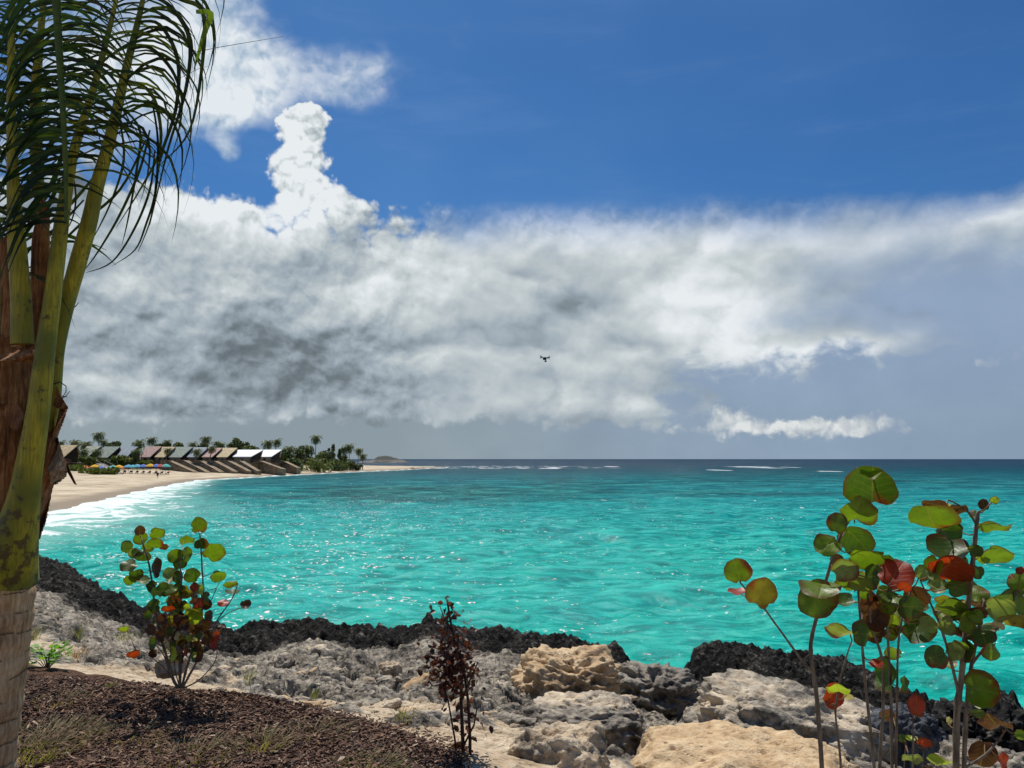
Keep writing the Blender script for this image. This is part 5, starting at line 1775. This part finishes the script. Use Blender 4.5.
# ---- thin dark red shrub in the middle
random.seed(33)
bx_, by_ = P(462, 775, 4.3).x, 4.3
z0 = ground_z(bx_, by_)
t_ = thing('red_shrub', (bx_, by_, z0), 'thin upright shrub with small dark red leaves in the middle of the rocks', 'shrub')
mb, lf = MB(), MB()
stm = []
for w, pts in [(6, [(464, 800), (463, 745), (461, 700), (462, 660), (452, 630), (447, 600)]), (5, [(470, 800), (470, 740), (468, 700), (462, 655), (455, 640)]), (3.5, [(458, 800), (455, 740), (448, 700), (436, 668)]),
               (3, [(462, 700), (470, 680), (478, 662)]), (3, [(461, 690), (450, 672), (430, 655)]), (2.4, [(452, 632), (444, 618), (440, 606)]), (2.4, [(450, 622), (455, 612)]), (3, [(464, 745), (474, 725), (477, 708)])]:
    q = [P(x, y, 4.3 + random.uniform(-.05, .05)) for x, y in pts]
    mb.tube(q, [w / FPX * 4.3 / 2 * 0.7 * (1 - .6 * i / len(q)) for i in range(len(q))], 6)
    for a, b in zip(q[:-1], q[1:]):
        for k_ in range(8):
            stm.append(a.lerp(b, k_ / 8))
mb.build('stem', M_TWIG_D, t_, True)
cols = [(0.060, 0.014, 0.012), (0.030, 0.010, 0.010), (0.09, 0.02, 0.014), (0.045, 0.016, 0.013), (0.17, 0.045, 0.03)]
for i in range(640):
    if i < 430:
        c = P(random.gauss(452, 11), random.gauss(663, 15), 4.3 + random.gauss(0, .06))
    elif i < 450:
        c = P(random.gauss(447, 5), random.uniform(596, 632), 4.3)
    else:
        c = random.choice(stm) + Vector((random.gauss(0, .035), random.gauss(0, .035), random.gauss(0, .02)))
    u_ = Vector((random.gauss(0, 1), random.gauss(0, 1), random.gauss(-.3, .8))).normalized()
    s_ = u_.orthogonal().normalized()
    s_ = Quaternion(u_, random.uniform(0, 6.28)) @ s_
    nn_ = u_.cross(s_)
    L_, w_ = random.uniform(.022, .048), random.uniform(.008, .016)
    col = random.choice(cols)
    lf.add([c, c + u_ * L_ * .35 + s_ * w_ + nn_ * w_ * .4, c + u_ * L_ * .75 + s_ * w_ * .7 + nn_ * w_ * .3, c + u_ * L_, c + u_ * L_ * .75 - s_ * w_ * .7 + nn_ * w_ * .3, c + u_ * L_ * .35 - s_ * w_ + nn_ * w_ * .4], [(0, 1, 2, 3), (0, 3, 4, 5)], col)
lf.build('foliage', M_SMALL, t_)

# ================================================================== THE PALM AT THE LEFT EDGE
random.seed(41)
m_trunk, g, out = mat('ringed_palm_bark')
pos = geo(g)
sp = g.new('ShaderNodeSeparateXYZ')
g.l.new(pos, sp.inputs[0])
fib = g.noise(g.vm('MULTIPLY', pos, (1, 1, 0.12)), 90.0, 5, 0.65)
blot = g.noise(pos, 7.0, 5, 0.6)
ringw = g.m('FRACT', g.m('MULTIPLY', g.m('ADD', sp.outputs[2], g.m('MULTIPLY', blot, 0.07)), 12.5))
ringw = g.m('ADD', ringw, g.m('MULTIPLY', g.ss(g.noise(pos, 12.0, 4, 0.6), 0.45, 0.6), 0.15))
c = g.ramp(g.m('MULTIPLY_ADD', fib, 0.5, g.m('MULTIPLY', blot, 0.5)), [(0.32, (0.10, 0.045, 0.02)), (0.48, (0.50, 0.30, 0.16)), (0.66, (0.82, 0.58, 0.36))])
c = g.mix(g.m('MULTIPLY', g.ss(ringw, 0.16, 0.02), 0.75), c, (0.05, 0.032, 0.025))
pbr(g, out, c, 0.85, g.bump(g.m('ADD', fib, g.m('MULTIPLY', g.ss(ringw, 0.25, 0.0), -0.8)), 0.8, 0.012))
m_pet, g, out = mat('green_leaf_stalk')
pos = geo(g)
fib = g.noise(g.vm('MULTIPLY', pos, (1, 1, 0.06)), 130.0, 4, 0.6)
blot = g.m('ADD', g.noise(pos, 16.0, 6, 0.66), g.m('MULTIPLY', g.ss(g.new_z(pos), EYE - 0.05, EYE - 0.42), 0.10))
c = g.mix(g.ss(fib, 0.3, 0.7), (0.24, 0.19, 0.006), (0.48, 0.39, 0.02))
c = g.mix(g.ss(g.noise(pos, 3.5, 3, 0.5), 0.45, 0.65), c, (0.15, 0.15, 0.008))
c = g.mix(g.m('MULTIPLY', g.ss(blot, 0.58, 0.66), 0.85), c, (0.06, 0.035, 0.012))
scar = g.noise(g.vm('MULTIPLY', pos, (1, 1, 0.3)), 70.0, 3, 0.7)
c = g.mix(g.m('MULTIPLY', g.ss(scar, 0.62, 0.70), 0.7), c, (0.09, 0.06, 0.02))
pbr(g, out, c, 0.5, g.bump(fib, 0.7, 0.006), 0.35)
m_shth, g, out = mat('brown_leaf_sheath')
pos = geo(g)
fib = g.noise(g.vm('MULTIPLY', pos, (1, 1, 0.10)), 75.0, 5, 0.7, 0.4)
blot = g.noise(pos, 6.0, 5, 0.6)
c = g.ramp(g.m('MULTIPLY_ADD', fib, 0.6, g.m('MULTIPLY', blot, 0.4)), [(0.34, (0.025, 0.012, 0.008)), (0.48, (0.22, 0.085, 0.03)), (0.58, (0.42, 0.20, 0.08)), (0.72, (0.62, 0.42, 0.24))])
pbr(g, out, c, 0.85, g.bump(fib, 0.9, 0.012))
m_dry, g, out = mat('dry_grey_sheath')
pos = geo(g)
fib = g.noise(g.vm('MULTIPLY', pos, (1, 1, 0.10)), 80.0, 5, 0.7, 0.4)
c = g.ramp(fib, [(0.3, (0.06, 0.04, 0.028)), (0.5, (0.34, 0.25, 0.18)), (0.7, (0.62, 0.48, 0.36))])
pbr(g, out, c, 0.85, g.bump(fib, 0.8, 0.01))

PD = 3.0
base = P(-24, 856, PD)
palm = thing('coconut_palm', (base.x, base.y, ground_z(base.x, base.y) - 0.02), 'young coconut palm at the left edge with thick green leaf stalks and brown fibre', 'palm tree')


def ribbed(name, pts, material, n=28, ring=0.0, bump_=0.0, flat=1.0, sub=8, lob=0.0):
    """round or flattened body through picture points (px, py, depth offset, width px)"""
    q = [(P(x, y, PD + dd), w / 2 / FPX * PD) for x, y, dd, w in pts]
    fine_ = []
    for i in range(len(q) - 1):
        p0, p1, p2, p3 = q[max(i - 1, 0)], q[i], q[i + 1], q[min(i + 2, len(q) - 1)]
        for k_ in range(sub):
            t = k_ / sub
            cr = lambda a, b, c__, e: 0.5 * ((2 * b) + (c__ - a) * t + (2 * a - 5 * b + 4 * c__ - e) * t * t + (3 * b - a - 3 * c__ + e) * t ** 3)
            fine_.append((cr(p0[0], p1[0], p2[0], p3[0]), cr(p0[1], p1[1], p2[1], p3[1])))
    fine_.append(q[-1])
    vs = []
    for i, (p, r0) in enumerate(fine_):
        t = (fine_[min(i + 1, len(fine_) - 1)][0] - fine_[max(i - 1, 0)][0]).normalized()
        s_ = t.cross(Vector((0, 1, 0))).normalized()
        o_ = t.cross(s_).normalized()
        for k_ in range(n):
            a = 2 * math.pi * k_ / n
            rr0 = r0 * (1 + ring * math.sin(p.z * 12.5 * 2 * math.pi) + lob * math.cos(3 * a + 1.0))
            vs.append(p + s_ * math.cos(a) * rr0 + o_ * math.sin(a) * rr0 * flat)
    v = np.array([x[:] for x in vs])
    if bump_:
        ctr_ = np.repeat(np.array([x[0][:] for x in fine_]), n, 0)
        dn = v - ctr_
        v = ctr_ + dn * (1 + bump_ * (fbm(v[:, 0], v[:, 1], v[:, 2] * .5, 9.0, 4, 0.6) * 1.2))[:, None]
    m_ = len(fine_)
    ii, kk = np.meshgrid(np.arange(m_ - 1), np.arange(n), indexing='ij')
    k2 = (kk + 1) % n
    f = np.stack([ii * n + kk, ii * n + k2, (ii + 1) * n + k2, (ii + 1) * n + kk], -1).reshape(-1, 4)
    return mesh_np(name, v, f, material, palm), [x[0] for x in fine_]


ribbed('trunk', [(-26, 880, 0, 68), (-22, 768, 0, 64), (-16, 700, 0, 66), (-10, 640, 0, 70), (-8, 600, 0, 72), (-7, 566, 0, 68)], m_trunk, 36, ring=0.025, bump_=0.035, sub=20)
ribbed('fibre_sheath', [(-7, 580, 0.02, 62), (-6, 520, 0.02, 66), (-4, 460, 0.02, 70), (-2, 400, 0.02, 70), (2, 360, 0.02, 64), (8, 338, 0.02, 56)], m_shth, 40, bump_=0.10, sub=14, lob=0.06)
ribbed('fibre_sheath', [(34, 352, -0.02, 20), (38, 310, -0.02, 19), (40, 270, -0.02, 18), (41, 235, -0.02, 16), (43, 212, -0.02, 12), (36, 190, -0.02, 8)], m_shth, 18, bump_=0.22, flat=0.5, sub=12)
ribbed('fibre_sheath', [(8, 350, -0.05, 14), (8, 300, -0.05, 13), (7, 262, -0.05, 12), (3, 238, -0.05, 12)], m_shth, 16, bump_=0.3, flat=0.4, sub=10)
_, rA1 = ribbed('leaf_stalk', [(2, 572, -.10, 66), (12, 545, -.13, 46), (22, 505, -.15, 31), (29, 465, -.16, 25), (38, 410, -.17, 21), (45, 350, -.16, 18.5), (52, 300, -.14, 16), (58, 250, -.12, 15), (64, 205, -.10, 13), (74, 150, -.06, 10), (90, 100, -.02, 8), (104, 50, 0, 6), (116, 0, .02, 4.5), (128, -60, .05, 3)], m_pet, 18, flat=.8, lob=.05)
_, rA2 = ribbed('leaf_stalk', [(47, 430, .05, 22), (52, 390, .03, 18), (57, 348, .0, 15), (66, 305, -.02, 16), (77, 265, -.03, 17), (89, 222, -.04, 16), (97, 185, -.04, 14), (107, 150, -.03, 12.5), (118, 105, 0, 10.5), (127, 65, .03, 8.5), (137, 25, .07, 6.5), (145, -10, .12, 5), (158, -70, .2, 3)], m_pet, 18, flat=.8, lob=.05)
_, rA3 = ribbed('leaf_stalk', [(22, 344, -.12, 21), (21, 300, -.13, 19), (17, 245, -.14, 17), (14, 200, -.14, 13), (12, 140, -.12, 10), (11, 80, -.08, 8), (12, 20, -.03, 6), (15, -50, .05, 4)], m_pet, 16, flat=.8)
_, rA4 = ribbed('leaf_stalk', [(2, 348, .02, 17), (1, 300, .02, 15), (-3, 245, .03, 13), (-9, 190, .04, 11), (-14, 120, .05, 8), (-18, 40, .08, 5)], m_pet, 16, flat=.8)
_, rA5 = ribbed('leaf_stalk', [(38, 190, .06, 13), (36, 140, .08, 13), (36, 90, .1, 11), (40, 40, .12, 8), (46, -20, .15, 5)], m_pet, 16, flat=.8)
_, rF = ribbed('leaf_stalk', [(66, 222, -.28, 3), (66, 180, -.28, 4), (64, 130, -.28, 5), (61, 80, -.28, 6), (58, 30, -.28, 7), (55, -30, -.28, 8)], simple('dark_green_rib', (0.09, 0.12, 0.012), (0.05, 0.08, 0.01), 30, 0.5), 10)

m_pl = leafmat('palm_leaflet', 0.22, 0.5, spec=0.22)


def leaflets(rach, t0, t1, n, d0, L, wd_, grav, cols, curl=1.0, jit=0.2, rev=False, fall=0.0, steps=9):
    """ribbons leaving a rachis; d0 start direction, grav the pull of weight and wind"""
    mb = MB()
    m_ = len(rach)
    for i in range(n):
        t = t0 + (t1 - t0) * (i + random.uniform(-.3, .3)) / n
        f = max(0, min(.999, t)) * (m_ - 1)
        a = int(f)
        p = rach[a].lerp(rach[a + 1], f - a)
        along = (rach[a + 1] - rach[a]).normalized()
        d = (Vector(d0) + along * 0.5 + Vector((random.gauss(0, jit), random.gauss(0, jit), random.gauss(0, jit)))).normalized()
        g_ = Vector(grav) + Vector((random.gauss(0, .10), random.gauss(0, .10), 0))
        ll = L * random.uniform(.75, 1.12) * (1 - fall * (i / n))
        w = wd_ * random.uniform(.7, 1.15)
        c = random.choice(cols)
        pts = [p.copy()]
        for k_ in range(steps):
            d = (d + g_ * (curl * ll / steps * (1.1 + 0.8 * k_ / steps) * random.uniform(.7, 1.3))).normalized()
            p = p + d * ll / steps
            pts.append(p.copy())
        tw = random.uniform(-.6, .6)
        vs = []
        for k_, q in enumerate(pts):
            dd = (pts[min(k_ + 1, steps)] - pts[max(k_ - 1, 0)]).normalized()
            s_ = dd.cross(Vector((0.2, 1, 0.25))).normalized()
            s_ = Quaternion(dd, tw + k_ * .08) @ s_
            nn_ = dd.cross(s_)
            tt = k_ / steps
            ww = w / 2 * (0.55 + 1.6 * tt) if tt < .28 else w / 2 * (1 - ((tt - .28) / .72) ** 1.6 * .93)
            vs += [q - s_ * ww + nn_ * ww * .35, q, q + s_ * ww + nn_ * ww * .35]
        fs = []
        for k_ in range(steps):
            b = k_ * 3
            fs += [(b, b + 1, b + 4, b + 3), (b + 1, b + 2, b + 5, b + 4)]
        b0 = len(mb.v)
        mb.add(vs, fs, c)
        for k_ in range(steps + 1):
            mb.c[b0 + 3 * k_ + 1] = tuple(min(1, v * 1.4 + .006) for v in c)
    return mb


DG = [(0.010, 0.026, 0.006), (0.016, 0.036, 0.007), (0.008, 0.016, 0.005), (0.030, 0.050, 0.006)]
OG = [(0.030, 0.045, 0.008), (0.06, 0.075, 0.010), (0.016, 0.026, 0.008), (0.10, 0.11, 0.015)]
OL = [(0.020, 0.026, 0.008), (0.035, 0.040, 0.010), (0.013, 0.017, 0.007)]
# foremost frond: blades swept left and right of a hanging rib
leaflets(rF, 0.08, 1.0, 24, (-1, -.1, .10), 0.46, 0.024, (-.9, 0, -3.6), DG, 3.0, .14).build('leaflets', m_pl, palm, True)
leaflets(rF, 0.34, 1.0, 26, (1, .1, -.05), 0.40, 0.015, (.1, 0, -3.0), DG + OL, 1.5, .16).build('leaflets', m_pl, palm, True)
leaflets(rF, 0.0, 0.6, 11, (-.7, 0, -.5), 0.42, 0.020, (-.3, 0, -2.6), DG, 1.0, .15).build('leaflets', m_pl, palm, True)
# the long bent frond at the right, blades bow over and trail back to the left
leaflets(rA2, 0.58, 1.0, 30, (1, 0, .35), 0.66, 0.013, (-1.15, 0, -2.6), OL + OG[:1], 1.7, .22, fall=0.1).build('leaflets', m_pl, palm, True)
leaflets(rA2, 0.54, 1.0, 26, (-.9, .1, .1), 0.55, 0.011, (-.5, 0, -2.6), OL + OG[:2], 1.1, .22).build('leaflets', m_pl, palm, True)
leaflets(rA1, 0.66, 1.0, 28, (.9, .1, .15), 0.50, 0.012, (-.60, 0, -2.6), OG + DG, 1.3, .18).build('leaflets', m_pl, palm, True)
leaflets(rA1, 0.62, 1.0, 28, (-.9, 0, .1), 0.62, 0.014, (-.2, 0, -2.6), DG + OL, 0.9, .2).build('leaflets', m_pl, palm, True)
leaflets(rA3, 0.42, 1.0, 26, (.9, -.1, .1), 0.46, 0.016, (.0, 0, -2.6), OG + DG, 0.8, .2).build('leaflets', m_pl, palm, True)
leaflets(rA3, 0.30, 1.0, 34, (-.9, -.1, .1), 0.46, 0.016, (.0, 0, -2.6), OG + DG, 0.8, .2).build('leaflets', m_pl, palm, True)
leaflets(rA4, 0.30, 1.0, 22, (.8, -.1, -.1), 0.50, 0.018, (-.2, 0, -2.6), DG + OG, 0.8, .25).build('leaflets', m_pl, palm, True)
leaflets(rA5, 0.35, 1.0, 28, (.9, 0, -.1), 0.44, 0.012, (-.2, 0, -2.6), OG + DG, 1.0, .25).build('leaflets', m_pl, palm, True)
leaflets(rA5, 0.25, 1.0, 40, (-.9, 0, .1), 0.50, 0.018, (-.1, 0, -2.2), DG, 0.8, .2).build('leaflets', m_pl, palm, True)


def ribbon(pts, w, col, parent_mb, dd=0.0):
    q = [P(x, y, PD + dd + 0.02 * i) for i, (x, y) in enumerate(pts)]
    fine_ = []
    for i in range(len(q) - 1):
        p0, p1, p2, p3 = q[max(i - 1, 0)], q[i], q[i + 1], q[min(i + 2, len(q) - 1)]
        for k_ in range(5):
            t = k_ / 5
            fine_.append(0.5 * ((2 * p1) + (p2 - p0) * t + (2 * p0 - 5 * p1 + 4 * p2 - p3) * t * t + (3 * p1 - p0 - 3 * p2 + p3) * t ** 3))
    fine_.append(q[-1])
    vs = []
    m_ = len(fine_)
    for k_, p in enumerate(fine_):
        d_ = (fine_[min(k_ + 1, m_ - 1)] - fine_[max(k_ - 1, 0)]).normalized()
        s_ = d_.cross(Vector((0.1, 1, 0.1))).normalized()
        nn_ = d_.cross(s_)
        tt = k_ / (m_ - 1)
        ww = w / FPX * PD / 2 * (0.6 + 1.4 * tt if tt < .3 else 1.02 - ((tt - .3) / .7) ** 1.8 * .92)
        vs += [p - s_ * ww + nn_ * ww * .3, p, p + s_ * ww + nn_ * ww * .3]
    fs = []
    for k_ in range(m_ - 1):
        b = k_ * 3
        fs += [(b, b + 1, b + 4, b + 3), (b + 1, b + 2, b + 5, b + 4)]
    parent_mb.add(vs, fs, col)


tr = MB()
for pts, w, c in [([(150, -5), (172, 8), (190, 40), (186, 90), (168, 150), (150, 225)], 5, OL[0]), ([(155, -10), (182, 0), (203, 12), (203, 60), (190, 130), (160, 165)], 5, OL[1]),
                  ([(138, 22), (160, 25), (178, 60), (176, 110), (160, 160), (152, 215), (138, 252)], 4.5, OL[0]), ([(196, 12), (211, 14), (206, 30), (200, 50), (194, 70)], 7, (0.16, 0.22, 0.02)),
                  ([(130, 50), (150, 48), (172, 70), (182, 100), (180, 130)], 4, OL[0]), ([(124, 80), (146, 88), (158, 110), (160, 150), (140, 190), (116, 228)], 4, OL[1]),
                  ([(150, 130), (140, 170), (120, 215), (98, 252), (83, 272)], 3.2, OL[0]), ([(155, 150), (150, 190), (134, 230), (112, 262), (85, 273)], 2.8, OL[2]),
                  ([(146, 140), (120, 190), (80, 225), (40, 262), (0, 277)], 3.2, OL[0]), ([(120, 120), (124, 160), (110, 205), (88, 248)], 3, OL[0]), ([(152, 100), (158, 140), (156, 190), (146, 225), (135, 250), (112, 266)], 3, OL[2]),
                  ([(100, 170), (70, 205), (30, 238), (-5, 256)], 4, OL[1]), ([(84, 200), (60, 225), (30, 250), (0, 300)], 3, OL[0]), ([(70, 160), (76, 195), (72, 220), (60, 240)], 2.2, OL[0]),
                  ([(118, 104), (140, 130), (136, 175), (128, 220), (122, 245)], 3, OL[0]), ([(60, 180), (46, 210), (20, 232), (-6, 242)], 6, DG[0]), ([(64, 150), (50, 190), (24, 220), (-4, 232)], 7, DG[1]), ([(62, 120), (44, 160), (20, 195), (-6, 214)], 7, DG[0])]:
    ribbon(pts, w, c, tr)
tr.build('leaflets', m_pl, palm, True)
fb_ = MB()
fb_.tube([P(196, 52, PD), P(220, 47, PD), P(250, 42, PD), P(283, 36.5, PD)], [0.0016, 0.0013, 0.0012, 0.0008], 4)
fb_.tube([P(180, 78, PD), P(198, 69, PD), P(208, 66, PD)], [0.0010, 0.0010, 0.0006], 4)
# curled dry fibres by the sheath
fb_.tube([P(54, 384, PD), P(60, 382, PD), P(66, 386, PD), P(66, 392, PD), P(62, 398, PD)], [0.003, 0.0022, 0.002, 0.0016, 0.001], 5)
fb_.tube([P(60, 400, PD), P(66, 396, PD), P(70, 391, PD)], [0.002, 0.0016, 0.001], 5)
fb_.tube([P(62, 396, PD), P(67, 397, PD)], [0.0024, 0.0012], 5)
fb_.tube([P(68, 312, PD), P(76, 306, PD), P(79, 302, PD)], [0.003, 0.002, 0.001], 5)
fb_.build('dry_fibre', M_TWIG_D, palm)


def flap(rows_, material, dd=0.0, curl=0.05, name='dry_sheath'):
    """a stiff dried sheath: rows of (y, x left, x right) in the picture, bent round the stalk, with thickness"""
    nU = 12
    R_ = []
    for i in range(len(rows_) - 1):
        for k_ in range(8):
            t = k_ / 8
            R_.append([a + (b - a) * t for a, b in zip(rows_[i], rows_[i + 1])])
    R_.append(list(rows_[-1]))
    V_ = []
    for s in (0, 1):
        for j, (y, xl, xr) in enumerate(R_):
            for i in range(nU):
                u_ = i / (nU - 1)
                jag = 1.2 * math.sin(j * 1.9 + 3 * s) * u_
                V_.append(P(xl + (xr - xl) * u_ + jag * .5, y + jag, PD + dd + curl * math.sin(u_ * 2.6 + j * .15) + 0.012 * math.sin(7 * u_ + j * .4) + s * 0.006)[:])
    V_ = np.array(V_)
    nR = len(R_)
    F_ = []
    for s in (0, 1):
        for j in range(nR - 1):
            for i in range(nU - 1):
                a = s * nR * nU + j * nU + i
                F_.append((a, a + 1, a + nU + 1, a + nU) if s == 0 else (a, a + nU, a + nU + 1, a + 1))
    B = nR * nU
    for j in range(nR - 1):
        for i in (0, nU - 1):
            a = j * nU + i
            F_.append((a, a + nU, a + nU + B, a + B))
    for i in range(nU - 1):
        for j in (0, nR - 1):
            a = j * nU + i
            F_.append((a, a + 1, a + 1 + B, a + B))
    mesh_np(name, V_, np.array(F_), material, palm)


flap([(384, 50, 56), (396, 50, 61), (404, 51, 66), (408, 56, 68)], m_shth, -.02)
flap([(406, 60, 68), (416, 58, 65), (424, 56, 62), (434, 53, 58), (442, 51, 56)], m_shth, -.02)
flap([(400, 50, 54), (430, 48, 54), (450, 44, 57), (470, 41, 58), (490, 39, 52), (520, 37, 46), (540, 35, 39)], m_shth, .02)
flap([(430, 52, 56), (445, 49, 60), (458, 48, 64), (470, 48, 67), (476, 50, 66), (484, 50, 56)], m_dry, -.03)
flap([(458, 62, 66), (470, 66, 70), (484, 74, 76.5)], m_shth, -.04, 0.01)
flap([(345, -6, 34), (350, -8, 36), (357, -8, 34), (361, -8, 33)], m_shth, -.12)
flap([(404, 0, 18), (416, 4, 25), (430, 12, 20)], m_shth, -.13)

# ================================================================== THE DRONE
DD_ = 26.0
cD = P(545, 358.3, DD_)
s = DD_ / FPX
dr_ = thing('drone', cD - Vector((0, 0, 2.5 * s)), 'small black four rotor drone hovering in front of the clouds above the sea', 'drone')
M_DR = simple('black_plastic', (0.012, 0.012, 0.014), (0.02, 0.02, 0.022), 20, 0.4)
mb = MB()
for (x, y, z, a, b, c__) in [(-0.3, 0, -.6, 3.4, 4.6, 1.9), (0, -1.2, .6, 2.0, 2.4, .8), (-.3, 1.4, -.2, 2.2, 2.0, .7)]:
    mb.box(cD + Vector((x, y, z)) * s, (a * s, b * s, c__ * s))
o = mb.build('body', M_DR, dr_)
bv = o.modifiers.new('b', 'BEVEL')
bv.width = 0.25 * s
bv.segments = 2
for sx, sy in ((-1, -1), (1, -1), (-1, 1), (1, 1)):
    mb = MB()
    e = cD + Vector((sx * 4.2, sy * 3.4, 1.1 + (-.25 * sx))) * s
    mb.tube([cD + Vector((sx * 1.2, sy * 1.6, .2)) * s, e], [.35 * s, .28 * s], 6)
    arm = mb.build('arm', M_DR, dr_)
    mb = MB()
    mb.tube([e - Vector((0, 0, .3)) * s, e + Vector((0, 0, .75)) * s], .5 * s, 8)
    mb.build('motor', M_DR, arm)
    mb = MB()
    an = random.uniform(0, 3)
    mb.box(e + Vector((0, 0, .85)) * s, (4.6 * s, .35 * s, .06 * s), rz=an)
    mb.build('rotor_blade', M_DR, arm)
    mb = MB()
    mb.tube([e - Vector((0, 0, .3)) * s, e - Vector((0, 0, 1.7)) * s], [.28 * s, .14 * s], 6)
    mb.build('landing_leg', M_DR, arm)
mb = MB()
mb.box(cD + Vector((0.5, -1.2, -3.2)) * s, (2.0 * s, 1.8 * s, 1.3 * s))
mb.tube([cD + Vector((.3, -1.2, -1.2)) * s, cD + Vector((.5, -1.2, -2.8)) * s], .4 * s, 6)
mb.build('camera_gimbal', M_DR, dr_)
